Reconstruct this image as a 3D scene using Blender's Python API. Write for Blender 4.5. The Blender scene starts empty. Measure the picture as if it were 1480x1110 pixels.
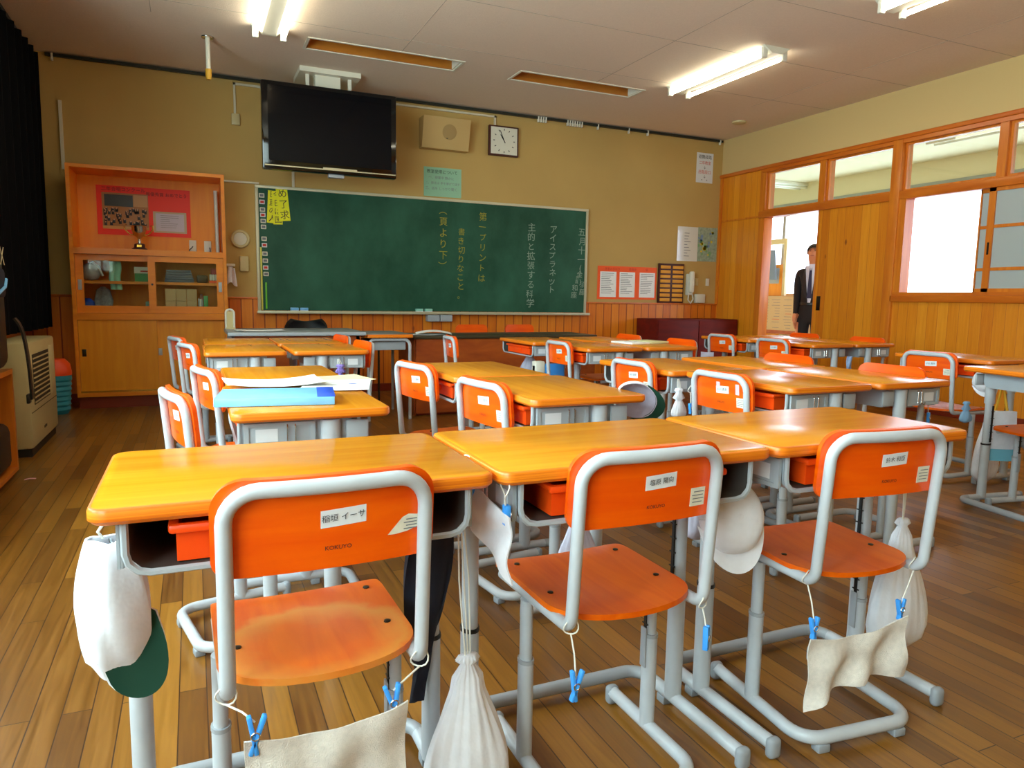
import bpy, bmesh, math, random
from mathutils import Vector, Matrix
random.seed(7)
sc = bpy.context.scene
COL = sc.collection
PI = math.pi
R90 = PI / 2
Yf, Xr, Zc, Xl, Yb, ZD = 7.292, 6.062, 2.95, -1.32, -2.6, 0.684

# ------------------------------------------------------------------ materials
def lin(c):
    return tuple((x / 255 / 12.92) if x / 255 <= 0.04045 else ((x / 255 + 0.055) / 1.055) ** 2.4 for x in c) + (1.0,)

def newmat(name):
    m = bpy.data.materials.new(name); m.use_nodes = True
    return m, m.node_tree.nodes, m.node_tree.links, m.node_tree.nodes['Principled BSDF']

def mat(name, col, rough=.5, metal=0., spec=.5, var=0., vscale=8., bump=0., bscale=60., coat=0., sheen=0., trans=0.):
    m, N, L, b = newmat(name)
    b.inputs['Base Color'].default_value = lin(col)
    b.inputs['Roughness'].default_value = rough
    b.inputs['Metallic'].default_value = metal
    b.inputs['Specular IOR Level'].default_value = spec
    b.inputs['Coat Weight'].default_value = coat
    b.inputs['Coat Roughness'].default_value = .12
    b.inputs['Sheen Weight'].default_value = sheen
    tc = N.new('ShaderNodeTexCoord')
    if var:
        n = N.new('ShaderNodeTexNoise'); n.inputs['Scale'].default_value = vscale; n.inputs['Detail'].default_value = 4
        L.new(tc.outputs['Object'], n.inputs['Vector'])
        r = N.new('ShaderNodeValToRGB')
        c = lin(col)
        r.color_ramp.elements[0].position = .3; r.color_ramp.elements[1].position = .7
        r.color_ramp.elements[0].color = tuple(x * (1 - var) for x in c[:3]) + (1,)
        r.color_ramp.elements[1].color = tuple(min(1, x * (1 + var)) for x in c[:3]) + (1,)
        L.new(n.outputs['Fac'], r.inputs['Fac']); L.new(r.outputs['Color'], b.inputs['Base Color'])
    if bump:
        n = N.new('ShaderNodeTexNoise'); n.inputs['Scale'].default_value = bscale; n.inputs['Detail'].default_value = 3
        L.new(tc.outputs['Object'], n.inputs['Vector'])
        bp = N.new('ShaderNodeBump'); bp.inputs['Strength'].default_value = bump; bp.inputs['Distance'].default_value = .01
        L.new(n.outputs['Fac'], bp.inputs['Height']); L.new(bp.outputs['Normal'], b.inputs['Normal'])
    return m

def wood(name, c1, c2, rough=.3, stretch=(2, 30, 30), scale=1.5, coat=.3, spec=.5):
    """grain of two tones drawn out along one axis"""
    m, N, L, b = newmat(name)
    tc = N.new('ShaderNodeTexCoord'); oi = N.new('ShaderNodeObjectInfo')
    mp = N.new('ShaderNodeMapping'); mp.inputs['Scale'].default_value = stretch
    cb = N.new('ShaderNodeCombineXYZ'); ml = N.new('ShaderNodeMath'); ml.operation = 'MULTIPLY'; ml.inputs[1].default_value = 37.
    L.new(oi.outputs['Random'], ml.inputs[0]); L.new(ml.outputs[0], cb.inputs[0]); L.new(ml.outputs[0], cb.inputs[1])
    L.new(cb.outputs[0], mp.inputs['Location'])
    L.new(tc.outputs['Object'], mp.inputs['Vector'])
    n = N.new('ShaderNodeTexNoise'); n.inputs['Scale'].default_value = scale; n.inputs['Detail'].default_value = 6; n.inputs['Distortion'].default_value = .6
    L.new(mp.outputs['Vector'], n.inputs['Vector'])
    r = N.new('ShaderNodeValToRGB')
    r.color_ramp.elements[0].position = .32; r.color_ramp.elements[0].color = lin(c1)
    r.color_ramp.elements[1].position = .68; r.color_ramp.elements[1].color = lin(c2)
    L.new(n.outputs['Fac'], r.inputs['Fac']); L.new(r.outputs['Color'], b.inputs['Base Color'])
    b.inputs['Roughness'].default_value = rough; b.inputs['Coat Weight'].default_value = coat
    b.inputs['Coat Roughness'].default_value = .15; b.inputs['Specular IOR Level'].default_value = spec
    return m

def planks(name, cols, along, across, width, length, seam, rough=.35, coat=.2, knots=False, spec=.5, bump=.25, seamw=.004, grain=1.0):
    """boards laid along one axis: brick texture for the joints, a tone per board, stretched grain, knots"""
    m, N, L, b = newmat(name)
    tc = N.new('ShaderNodeTexCoord'); sp = N.new('ShaderNodeSeparateXYZ'); L.new(tc.outputs['Object'], sp.inputs[0])
    cb = N.new('ShaderNodeCombineXYZ'); L.new(sp.outputs[along], cb.inputs[0]); L.new(sp.outputs[across], cb.inputs[1])
    br = N.new('ShaderNodeTexBrick'); br.offset = .37; br.offset_frequency = 2; br.squash = 1
    br.inputs['Scale'].default_value = 1.; br.inputs['Brick Width'].default_value = length; br.inputs['Row Height'].default_value = width
    br.inputs['Mortar Size'].default_value = seamw; br.inputs['Mortar Smooth'].default_value = .3; br.inputs['Bias'].default_value = 0
    br.inputs['Color1'].default_value = (0, 0, 0, 1); br.inputs['Color2'].default_value = (1, 1, 1, 1); br.inputs['Mortar'].default_value = (.5, .5, .5, 1)
    L.new(cb.outputs[0], br.inputs['Vector'])
    # grain, shifted per board
    mp = N.new('ShaderNodeMapping'); mp.inputs['Scale'].default_value = (2.2, 42, 1)
    ad = N.new('ShaderNodeVectorMath'); ad.operation = 'ADD'
    sc_ = N.new('ShaderNodeVectorMath'); sc_.operation = 'SCALE'; sc_.inputs['Scale'].default_value = 13.
    L.new(br.outputs['Color'], sc_.inputs[0]); L.new(cb.outputs[0], ad.inputs[0]); L.new(sc_.outputs[0], ad.inputs[1])
    L.new(ad.outputs[0], mp.inputs['Vector'])
    n = N.new('ShaderNodeTexNoise'); n.inputs['Scale'].default_value = 1.3; n.inputs['Detail'].default_value = 7; n.inputs['Distortion'].default_value = 1.0
    L.new(mp.outputs['Vector'], n.inputs['Vector'])
    mx = N.new('ShaderNodeMix'); mx.data_type = 'FLOAT'; mx.inputs[0].default_value = .45 if grain else .8
    L.new(n.outputs['Fac'], mx.inputs[2]); L.new(br.outputs['Color'], mx.inputs[3])
    r = N.new('ShaderNodeValToRGB'); e = r.color_ramp.elements
    e[0].position = .2; e[0].color = lin(cols[0]); e[1].position = .8; e[1].color = lin(cols[2])
    k = e.new(.5); k.color = lin(cols[1])
    L.new(mx.outputs[0], r.inputs['Fac'])
    last = r.outputs['Color']
    if knots:
        vo = N.new('ShaderNodeTexVoronoi'); vo.feature = 'F1'; vo.inputs['Scale'].default_value = 2.6
        mp2 = N.new('ShaderNodeMapping'); mp2.inputs['Scale'].default_value = (.8, 1.7, 1); L.new(cb.outputs[0], mp2.inputs['Vector']); L.new(mp2.outputs[0], vo.inputs['Vector'])
        kr = N.new('ShaderNodeValToRGB'); kr.color_ramp.elements[0].position = .035; kr.color_ramp.elements[0].color = (1, 1, 1, 1)
        kr.color_ramp.elements[1].position = .075; kr.color_ramp.elements[1].color = (0, 0, 0, 1)
        L.new(vo.outputs['Distance'], kr.inputs['Fac'])
        mk = N.new('ShaderNodeMix'); mk.data_type = 'RGBA'; L.new(kr.outputs['Color'], mk.inputs[0]); L.new(last, mk.inputs[6]); mk.inputs[7].default_value = lin(knots)
        last = mk.outputs[2]
    ms = N.new('ShaderNodeMix'); ms.data_type = 'RGBA'; L.new(br.outputs['Fac'], ms.inputs[0]); L.new(last, ms.inputs[6]); ms.inputs[7].default_value = lin(seam)
    L.new(ms.outputs[2], b.inputs['Base Color'])
    bp = N.new('ShaderNodeBump'); bp.inputs['Strength'].default_value = bump; bp.inputs['Distance'].default_value = .004; bp.invert = True
    L.new(br.outputs['Fac'], bp.inputs['Height']); L.new(bp.outputs['Normal'], b.inputs['Normal'])
    rr = N.new('ShaderNodeMapRange'); rr.inputs['To Min'].default_value = rough - .1; rr.inputs['To Max'].default_value = rough + .15
    L.new(n.outputs['Fac'], rr.inputs['Value']); L.new(rr.outputs[0], b.inputs['Roughness'])
    b.inputs['Coat Weight'].default_value = coat; b.inputs['Coat Roughness'].default_value = .2; b.inputs['Specular IOR Level'].default_value = spec
    return m

def glass(name, tint=(235, 245, 240), refl=.9):
    m, N, L, b = newmat(name)
    N.remove(b)
    out = N['Material Output']; t = N.new('ShaderNodeBsdfTransparent'); t.inputs[0].default_value = lin(tint)
    g = N.new('ShaderNodeBsdfGlossy'); g.inputs['Roughness'].default_value = .02
    f = N.new('ShaderNodeLayerWeight'); f.inputs['Blend'].default_value = .5
    pw = N.new('ShaderNodeMath'); pw.operation = 'POWER'; pw.inputs[1].default_value = 5; L.new(f.outputs['Facing'], pw.inputs[0])
    mu = N.new('ShaderNodeMath'); mu.operation = 'MULTIPLY_ADD'; mu.inputs[1].default_value = .9 * refl; mu.inputs[2].default_value = .035 * refl; L.new(pw.outputs[0], mu.inputs[0])
    mx = N.new('ShaderNodeMixShader'); L.new(mu.outputs[0], mx.inputs[0]); L.new(t.outputs[0], mx.inputs[1]); L.new(g.outputs[0], mx.inputs[2])
    L.new(mx.outputs[0], out.inputs['Surface'])
    return m

def emit(name, col, s):
    m, N, L, b = newmat(name)
    b.inputs['Base Color'].default_value = lin(col); b.inputs['Emission Color'].default_value = lin(col); b.inputs['Emission Strength'].default_value = s
    return m

M = {}
M['desk'] = wood('desk_laminate', (220, 134, 18), (232, 152, 34), .21, (1.2, 26, 26), 1.4, .0, .32)
M['desk_edge'] = wood('desk_plywood_edge', (214, 98, 10), (244, 138, 26), .35, (1, 1, 300), 1.2, .1, .4)
M['ply'] = wood('chair_lacquered_ply', (240, 76, 0), (251, 98, 1), .34, (3, 3, 26), 1.3, .12, .4)
M['ply_seat'] = wood('chair_seat_ply', (222, 84, 2), (238, 108, 6), .36, (22, 2.5, 22), 1.3, .06, .3)
M['tube'] = mat('grey_enamel_tube', (188, 192, 198), .32, 0, .5, var=.05, vscale=20)
M['tube_dk'] = mat('grey_lower_tube', (160, 164, 170), .38, 0, .5)
M['steel'] = mat('grey_sheet_steel', (168, 174, 180), .4, 0, .5, var=.04)
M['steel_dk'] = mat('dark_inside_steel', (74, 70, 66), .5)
M['rubber'] = mat('grey_rubber', (150, 155, 162), .6)
M['black'] = mat('black_plastic', (16, 16, 18), .45)
M['black_gloss'] = mat('black_gloss', (6, 7, 10), .08, 0, .6)
M['chrome'] = mat('chrome', (210, 210, 208), .2, 1.)
M['dark_metal'] = mat('dark_metal', (70, 66, 60), .35, 1.)
M['orange_plastic'] = mat('orange_plastic', (252, 78, 12), .35, 0, .5)
M['label'] = mat('white_label', (226, 228, 232), .55)
M['label_old'] = mat('yellowed_label', (226, 220, 200), .6, var=.08, vscale=60)
M['ink'] = mat('black_ink', (26, 26, 34), .6)
M['ink_grey'] = mat('grey_ink', (110, 112, 118), .6)
M['ink_red'] = mat('red_ink', (206, 52, 30), .6)
M['blue'] = mat('blue_plastic', (66, 160, 250), .35)
M['blue_lt'] = mat('light_blue_folder', (130, 200, 252), .35)
M['blue_dk'] = mat('blue_folder_inside', (30, 80, 200), .4)
M['white_cloth'] = mat('white_cotton', (232, 232, 240), .9, var=.04, vscale=30, bump=.35, bscale=25, sheen=.2)
M['cap_in'] = mat('cap_lining', (186, 176, 190), .9, bump=.2)
M['cap_green'] = mat('dark_green_cotton', (8, 62, 44), .85)
M['towel'] = mat('oatmeal_towel', (226, 216, 206), .95, var=.08, vscale=90, bump=.45, bscale=520, sheen=.3)
M['navy'] = mat('navy_cloth', (14, 16, 34), .85, bump=.3, bscale=20)
M['string'] = mat('cotton_string', (232, 228, 218), .8)
M['paper'] = mat('white_paper', (244, 244, 242), .6)
M['paper_lilac'] = mat('lilac_paper', (206, 200, 218), .6)
M['paper_tan'] = mat('tan_paper', (196, 166, 124), .7)
M['yellow_paper'] = mat('yellow_card', (244, 240, 20), .55)
M['orange_paper'] = mat('orange_card', (252, 92, 16), .55)
M['red_paper'] = mat('red_card', (250, 44, 14), .5)
M['mint'] = mat('mint_laminated_paper', (140, 190, 158), .22)
M['cream'] = mat('cream_plastic', (206, 190, 140), .4)
M['white_pl'] = mat('white_plastic', (224, 222, 208), .4)
M['heater'] = mat('beige_enamel', (196, 178, 124), .35)
M['heater_dk'] = mat('grille_and_gap_dark', (30, 26, 18), .6)
M['curtain'] = mat('blackout_curtain', (9, 9, 10), .9, spec=.1)
M['wall'] = mat('tan_wallpaper', (194, 161, 97), .8, spec=.2, var=.05, vscale=1.5, bump=.12, bscale=220)
M['wall2'] = mat('tan_plaster', (208, 180, 124), .8, spec=.2, bump=.1, bscale=200)
M['cream_wall'] = mat('cream_corridor_plaster', (226, 214, 180), .8, spec=.2)
M['oak'] = wood('cabinet_veneer', (230, 138, 14), (240, 156, 26), .38, (14, 14, 1.2), 1.6, .15)
M['oak_in'] = wood('cabinet_inside', (240, 138, 6), (248, 154, 16), .45, (12, 12, 1.2), 1.4, .1)
M['oak_fr'] = wood('cabinet_frame', (226, 124, 10), (238, 142, 20), .4, (3, 14, 14), 1.4, .15)
M['kick'] = mat('dark_kickboard', (128, 40, 14), .4)
M['timber'] = wood('orange_timber', (196, 92, 14), (216, 118, 26), .4, (8, 1.2, 8), 1.5, .2)
M['timber_v'] = wood('orange_timber_posts', (204, 104, 16), (226, 132, 30), .4, (12, 12, 1.0), 1.5, .2)
M['red_wood'] = wood('dark_red_veneer', (92, 12, 6), (116, 20, 8), .6, (2, 8, 12), 1.3, .0, .3)
M['brown_wood'] = wood('red_brown_panel', (150, 62, 18), (178, 84, 26), .4, (3, 10, 10), 1.4, .2)
M['recess'] = wood('recess_ply', (176, 104, 26), (190, 120, 36), .5, (3, 9, 9), 1.4, .1)
M['floor'] = planks('strip_floor', [(90, 52, 12), (126, 80, 20), (158, 106, 34)], 1, 0, .062, .92, (60, 32, 10), .34, .25, seamw=.0016, bump=.15)
M['wains'] = planks('pine_wainscot', [(206, 96, 10), (224, 122, 18), (238, 146, 34)], 2, 0, .105, 6., (156, 62, 8), .4, .2, knots=(122, 46, 10), seamw=.006)
M['pine_r'] = planks('pine_panelling', [(208, 112, 10), (226, 136, 18), (240, 158, 36)], 2, 1, .098, 6., (190, 98, 22), .42, .15, knots=(150, 70, 16), seamw=.002)
M['ceil'] = mat('ceiling_board', (236, 220, 202), .9, spec=.1, var=.03, vscale=90, bump=.25, bscale=150)
M['rail'] = mat('dark_curtain_rail', (30, 36, 30), .4)
M['tubelight'] = emit('fluorescent_tube', (255, 250, 226), 9)
M['white_metal'] = mat('white_fixture', (232, 230, 214), .4)
M['glass'] = glass('window_glass')
M['glass_dimming'] = glass('light_cutting_glass', (198, 199, 203), .6)  # grey tint added to cut the daylight entering the corridor
M['glass_cab'] = glass('cabinet_glass', (246, 250, 246), .7)
M['vinyl'] = mat('corridor_vinyl', (206, 196, 172), .4)
M['frost'] = mat('frosted_glass', (176, 184, 184), .35)
M['skin'] = mat('skin', (196, 130, 92), .55)
M['hair'] = mat('black_hair', (16, 12, 10), .5)
M['suit'] = mat('black_suit', (16, 15, 22), .8)
M['shirt'] = mat('pale_shirt', (206, 216, 240), .8)
M['tie'] = mat('dark_tie', (30, 26, 70), .6)
M['grey_top'] = mat('grey_desk_top', (140, 146, 148), .35, var=.05)
M['green'] = mat('green_plastic', (20, 150, 70), .4)
M['green_lt'] = mat('lime_plastic', (110, 200, 40), .4)
M['teal'] = mat('teal_plastic', (36, 140, 156), .45)
M['red'] = mat('red_plastic', (190, 30, 24), .45)
M['mintcloth'] = mat('mint_towel', (150, 214, 196), .9, bump=.3)
M['gold'] = mat('brass', (206, 160, 70), .25, 1.)
M['maroon'] = mat('maroon_frame', (72, 26, 22), .45)
M['amber'] = wood('amber_tag', (224, 150, 30), (238, 170, 46), .5, (4, 20, 20), 1.2, 0)
M['yellow_strap'] = mat('yellow_strap', (226, 172, 40), .7)
M['lilac_cloth'] = mat('lilac_cotton', (206, 204, 226), .9, bump=.3, bscale=25)
M['grey_cloth'] = mat('grey_check_cloth', (168, 162, 160), .9, var=.3, vscale=60, bump=.3, bscale=40)
M['pink'] = mat('pink_paper', (236, 180, 190), .6)

def board_mat():
    m, N, L, b = newmat('chalkboard_green')
    tc = N.new('ShaderNodeTexCoord'); mp = N.new('ShaderNodeMapping'); mp.inputs['Scale'].default_value = (1.3, 1, .9)
    L.new(tc.outputs['Object'], mp.inputs['Vector'])
    n = N.new('ShaderNodeTexNoise'); n.inputs['Scale'].default_value = 1.6; n.inputs['Detail'].default_value = 6; n.inputs['Roughness'].default_value = .6
    L.new(mp.outputs[0], n.inputs['Vector'])
    r = N.new('ShaderNodeValToRGB'); e = r.color_ramp.elements
    e[0].position = .35; e[0].color = lin((14, 70, 50)); e[1].position = .72; e[1].color = lin((44, 100, 78))
    L.new(n.outputs['Fac'], r.inputs['Fac']); L.new(r.outputs['Color'], b.inputs['Base Color'])
    b.inputs['Roughness'].default_value = .5; b.inputs['Specular IOR Level'].default_value = .35
    return m
M['board'] = board_mat()

def worn_mat():
    m = M['ply_seat'].copy(); m.name = 'worn_seat_ply'
    N, L = m.node_tree.nodes, m.node_tree.links; b = N['Principled BSDF']
    src = b.inputs['Base Color'].links[0].from_socket
    tc = N.new('ShaderNodeTexCoord'); mp = N.new('ShaderNodeMapping'); mp.inputs['Location'].default_value = (.0, .075, -.40); mp.inputs['Scale'].default_value = (1, 1.15, 1)
    L.new(tc.outputs['Object'], mp.inputs['Vector'])
    ln = N.new('ShaderNodeVectorMath'); ln.operation = 'LENGTH'; L.new(mp.outputs[0], ln.inputs[0])
    no = N.new('ShaderNodeTexNoise'); no.inputs['Scale'].default_value = 22; no.inputs['Detail'].default_value = 6; L.new(tc.outputs['Object'], no.inputs['Vector'])
    ad = N.new('ShaderNodeMath'); ad.operation = 'MULTIPLY_ADD'; ad.inputs[1].default_value = .06; L.new(no.outputs['Fac'], ad.inputs[0]); L.new(ln.outputs['Value'], ad.inputs[2])
    r = N.new('ShaderNodeValToRGB'); e = r.color_ramp.elements
    e[0].position = .12; e[0].color = (.10, .10, .10, 1); e[1].position = .205; e[1].color = (0, 0, 0, 1)
    k = e.new(.180); k.color = (.75, .75, .75, 1)
    L.new(ad.outputs[0], r.inputs['Fac'])
    mx = N.new('ShaderNodeMix'); mx.data_type = 'RGBA'; L.new(r.outputs['Color'], mx.inputs[0]); L.new(src, mx.inputs[6]); mx.inputs[7].default_value = lin((226, 150, 66))
    L.new(mx.outputs[2], b.inputs['Base Color'])
    return m
M['worn'] = worn_mat()

# ------------------------------------------------------------------ mesh helpers
class MB:
    def __init__(s): s.v = []; s.f = []; s.m = []
    def add(s, V, F, mi=0, T=None):
        o = len(s.v)
        for p in V:
            p = Vector(p)
            s.v.append(T @ p if T is not None else p)
        for q in F:
            s.f.append([i + o for i in q]); s.m.append(mi)
        return s
    def box(s, x0, x1, y0, y1, z0, z1, mi=0, bev=0., T=None, seg=2):
        if x0 > x1: x0, x1 = x1, x0
        if y0 > y1: y0, y1 = y1, y0
        if z0 > z1: z0, z1 = z1, z0
        V = [(x, y, z) for x in (x0, x1) for y in (y0, y1) for z in (z0, z1)]
        F = [(0, 1, 3, 2), (4, 6, 7, 5), (0, 4, 5, 1), (2, 3, 7, 6), (0, 2, 6, 4), (1, 5, 7, 3)]
        if bev:
            bm = bmesh.new(); vs = [bm.verts.new(p) for p in V]
            for q in F: bm.faces.new([vs[i] for i in q])
            bmesh.ops.recalc_face_normals(bm, faces=bm.faces)
            bmesh.ops.bevel(bm, geom=list(bm.edges), offset=min(bev, .49 * min(x1 - x0, y1 - y0, z1 - z0)), segments=seg, profile=.5, affect='EDGES', clamp_overlap=True)
            bm.verts.index_update()
            V = [v.co.copy() for v in bm.verts]; F = [[v.index for v in f.verts] for f in bm.faces]; bm.free()
        return s.add(V, F, mi, T)
    def tube(s, path, r, n=10, mi=0, caps=True, ry=None, closed=False, T=None, radii=None):
        path = [Vector(p) for p in path]; k = len(path)
        if closed: tang = [(path[(i + 1) % k] - path[i - 1]).normalized() for i in range(k)]
        else: tang = [(path[min(i + 1, k - 1)] - path[max(i - 1, 0)]).normalized() for i in range(k)]
        t0 = tang[0]; ref = Vector((0, 0, 1)) if abs(t0.z) < .9 else Vector((0, 1, 0))
        u = t0.cross(ref).normalized(); V = []; F = []
        for i in range(k):
            t = tang[i]; u = (u - t * u.dot(t)).normalized(); w = t.cross(u)
            rr = radii[i] if radii else r
            for j in range(n):
                a = 2 * PI * j / n
                V.append(path[i] + u * (math.cos(a) * rr) + w * (math.sin(a) * (ry * rr / r if ry else rr)))
        for i in range(k if closed else k - 1):
            i2 = (i + 1) % k
            for j in range(n):
                j2 = (j + 1) % n
                F.append((i * n + j, i * n + j2, i2 * n + j2, i2 * n + j))
        if caps and not closed:
            F.append(list(range(n))[::-1]); F.append([(k - 1) * n + j for j in range(n)])
        return s.add(V, F, mi, T)
    def lathe(s, prof, n=20, mi=0, sx=1., sy=1., T=None, wob=None):
        V = []; F = []; k = len(prof)
        for i, (r, z) in enumerate(prof):
            for j in range(n):
                a = 2 * PI * j / n
                q = 1 + (wob(i / (k - 1), a) if wob else 0)
                V.append((r * q * math.cos(a) * sx, r * q * math.sin(a) * sy, z))
        for i in range(k - 1):
            for j in range(n):
                j2 = (j + 1) % n
                F.append((i * n + j, i * n + j2, (i + 1) * n + j2, (i + 1) * n + j))
        F.append(list(range(n))[::-1]); F.append([(k - 1) * n + j for j in range(n)])
        return s.add(V, F, mi, T)
    def sheet(s, fn, nu, nv, th=0., mi=0, mi2=None, T=None):
        """surface fn(u,v) -> point, given thickness along its normal"""
        P = [[Vector(fn(i / nu, j / nv)) for j in range(nv + 1)] for i in range(nu + 1)]
        V = []; F = []
        def nrm(i, j):
            a = P[min(i + 1, nu)][j] - P[max(i - 1, 0)][j]; b = P[i][min(j + 1, nv)] - P[i][max(j - 1, 0)]
            c = a.cross(b)
            return c.normalized() if c.length > 1e-12 else Vector((0, 0, 1))
        idx = lambda i, j: i * (nv + 1) + j
        for i in range(nu + 1):
            for j in range(nv + 1): V.append(P[i][j])
        F1 = [(idx(i, j), idx(i + 1, j), idx(i + 1, j + 1), idx(i, j + 1)) for i in range(nu) for j in range(nv)]
        if not th:
            return s.add(V, F1, mi, T)
        o = len(V)
        for i in range(nu + 1):
            for j in range(nv + 1): V.append(P[i][j] - nrm(i, j) * th)
        F2 = [tuple(o + q for q in f[::-1]) for f in F1]
        rim = []
        for i in range(nu):
            rim.append((idx(i + 1, 0), idx(i, 0), o + idx(i, 0), o + idx(i + 1, 0)))
            rim.append((idx(i, nv), idx(i + 1, nv), o + idx(i + 1, nv), o + idx(i, nv)))
        for j in range(nv):
            rim.append((idx(0, j), idx(0, j + 1), o + idx(0, j + 1), o + idx(0, j)))
            rim.append((idx(nu, j + 1), idx(nu, j), o + idx(nu, j), o + idx(nu, j + 1)))
        s.add(V, F1 + rim, mi, T)
        V2 = s.v[-len(V):]
        base = len(s.v) - len(V)
        for f in F2:
            s.f.append([base + q for q in f]); s.m.append(mi if mi2 is None else mi2)
        return s
    def slab(s, w, d, r, z0, z1, ch, cx=0, cy=0, mi=0, mi_edge=None, n=5, T=None):
        """rounded-corner board with softened edges"""
        rings = []
        for ins, z in ((ch, z0), (0, z0 + ch), (0, z1 - ch), (ch * .3, z1 - ch * .3), (ch, z1)):
            rings.append([(cx + x, cy + y, z) for x, y in rrect(w - 2 * ins, d - 2 * ins, max(r - ins, .001), n)])
        k = len(rings[0]); V = [p for rg in rings for p in rg]
        s.add(V, [], mi, T); o = len(s.v) - len(V); me = mi if mi_edge is None else mi_edge
        for i in range(len(rings) - 1):
            for j in range(k):
                j2 = (j + 1) % k
                s.f.append([o + i * k + j, o + i * k + j2, o + (i + 1) * k + j2, o + (i + 1) * k + j]); s.m.append(me)
        s.f.append([o + j for j in range(k)][::-1]); s.m.append(me)
        s.f.append([o + (len(rings) - 1) * k + j for j in range(k)]); s.m.append(mi)
        return s
    def prism(s, poly, a0, a1, axis='z', mi=0, T=None):
        k = len(poly)
        mk = {'z': lambda p, a: (p[0], p[1], a), 'y': lambda p, a: (p[0], a, p[1]), 'x': lambda p, a: (a, p[0], p[1])}[axis]
        V = [mk(p, a0) for p in poly] + [mk(p, a1) for p in poly]
        F = [list(range(k))[::-1], [k + i for i in range(k)]] + [(i, (i + 1) % k, k + (i + 1) % k, k + i) for i in range(k)]
        return s.add(V, F, mi, T)
    def text(s, txt, size, T, mi=0, align='CENTER', space=1.0):
        c = bpy.data.curves.new('t', 'FONT'); c.body = txt; c.size = size; c.align_x = align; c.align_y = 'CENTER'; c.space_line = space
        c.resolution_u = 2
        o = bpy.data.objects.new('t', c); COL.objects.link(o)
        me = bpy.data.meshes.new_from_object(o)
        V = [v.co.copy() for v in me.vertices]; F = [list(p.vertices) for p in me.polygons]
        bpy.data.objects.remove(o); bpy.data.curves.remove(c); bpy.data.meshes.remove(me)
        return s.add(V, F, mi, T)
    def mesh(s, name, mats, smooth=30):
        me = bpy.data.meshes.new(name); me.from_pydata([tuple(v) for v in s.v], [], s.f)
        for m_ in (mats if isinstance(mats, (list, tuple)) else [mats]): me.materials.append(M[m_] if isinstance(m_, str) else m_)
        me.polygons.foreach_set('material_index', s.m)
        bm = bmesh.new(); bm.from_mesh(me); bmesh.ops.recalc_face_normals(bm, faces=bm.faces); bm.to_mesh(me); bm.free()
        if smooth:
            me.polygons.foreach_set('use_smooth', [True] * len(me.polygons))
            me.set_sharp_from_angle(angle=math.radians(smooth))
        me.update(); return me

def rrect(w, d, r, n=5):
    r = min(r, w / 2 - 1e-4, d / 2 - 1e-4); out = []
    for cx, cy, a0 in ((w / 2 - r, d / 2 - r, 0), (-w / 2 + r, d / 2 - r, 90), (-w / 2 + r, -d / 2 + r, 180), (w / 2 - r, -d / 2 + r, 270)):
        for i in range(n + 1):
            a = math.radians(a0 + 90 * i / n); out.append((cx + r * math.cos(a), cy + r * math.sin(a)))
    return out

def fillet(path, r, n=6):
    path = [Vector(p) for p in path]; out = [path[0]]
    rs = r if isinstance(r, (list, tuple)) else [r] * (len(path) - 2)
    for i in range(1, len(path) - 1):
        p, a, b = path[i], path[i - 1], path[i + 1]; rr = rs[i - 1]
        u = (a - p).normalized(); w = (b - p).normalized()
        ang = u.angle(w); t = min(rr / math.tan(ang / 2), .49 * (a - p).length if i > 1 else .98 * (a - p).length, .49 * (b - p).length if i < len(path) - 2 else .98 * (b - p).length)
        rad = t * math.tan(ang / 2); c = p + (u + w).normalized() * (rad / math.sin(ang / 2))
        s0 = p + u * t - c; s1 = p + w * t - c; full = s0.angle(s1); ax = s0.cross(s1).normalized()
        for k in range(n + 1): out.append(c + Matrix.Rotation(full * k / n, 3, ax) @ s0)
    out.append(path[-1]); return out

def TR(x=0, y=0, z=0, rx=0, ry=0, rz=0):
    return Matrix.Translation((x, y, z)) @ Matrix.Rotation(rz, 4, 'Z') @ Matrix.Rotation(ry, 4, 'Y') @ Matrix.Rotation(rx, 4, 'X')

def link(o, parent=None):
    COL.objects.link(o)
    if parent is not None: o.parent = parent
    return o

def part(name, mb, mats, parent=None, smooth=30, label=None):
    o = bpy.data.objects.new(name, mb.mesh(name, mats, smooth)); link(o, parent)
    if label: o['label'] = label
    return o

def tag(o, label, cat, group=None, kind=None):
    o['label'] = label; o['category'] = cat
    if group: o['group'] = group
    if kind: o['kind'] = kind
    return o

def thing(name, label, cat, loc=(0, 0, 0), rz=0., group=None):
    o = bpy.data.objects.new(name, None); o.empty_display_size = .1; link(o)
    o.location = loc; o.rotation_euler = (0, 0, rz)
    return tag(o, label, cat, group)

def solo(name, mb, mats, label, cat, group=None, smooth=30, center=True):
    """a thing that is one mesh; its origin moves to the middle of its base"""
    if center:
        xs = [v.x for v in mb.v]; ys = [v.y for v in mb.v]; zs = [v.z for v in mb.v]
        c = Vector(((min(xs) + max(xs)) / 2, (min(ys) + max(ys)) / 2, min(zs)))
        for v in mb.v: v -= c
    o = part(name, mb, mats, None, smooth)
    if center: o.location = c
    return tag(o, label, cat, group)

def struct(name, mb, mats, smooth=20, parent=None):
    o = part(name, mb, mats, parent, smooth)
    if parent is None: o['kind'] = 'structure'
    return o

def dup(root, loc, rz, label, group=None):
    r = root.copy(); COL.objects.link(r); r.location = loc; r.rotation_euler = (0, 0, rz); r['label'] = label
    if group: r['group'] = group
    for ch in list(root.children):
        c = ch.copy(); COL.objects.link(c); c.parent = r
        for g in list(ch.children):
            d = g.copy(); COL.objects.link(d); d.parent = c
    return r

FRONT = lambda x, y, z: TR(x, y, z, rx=R90)      # flat lettering turned to face -y
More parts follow.
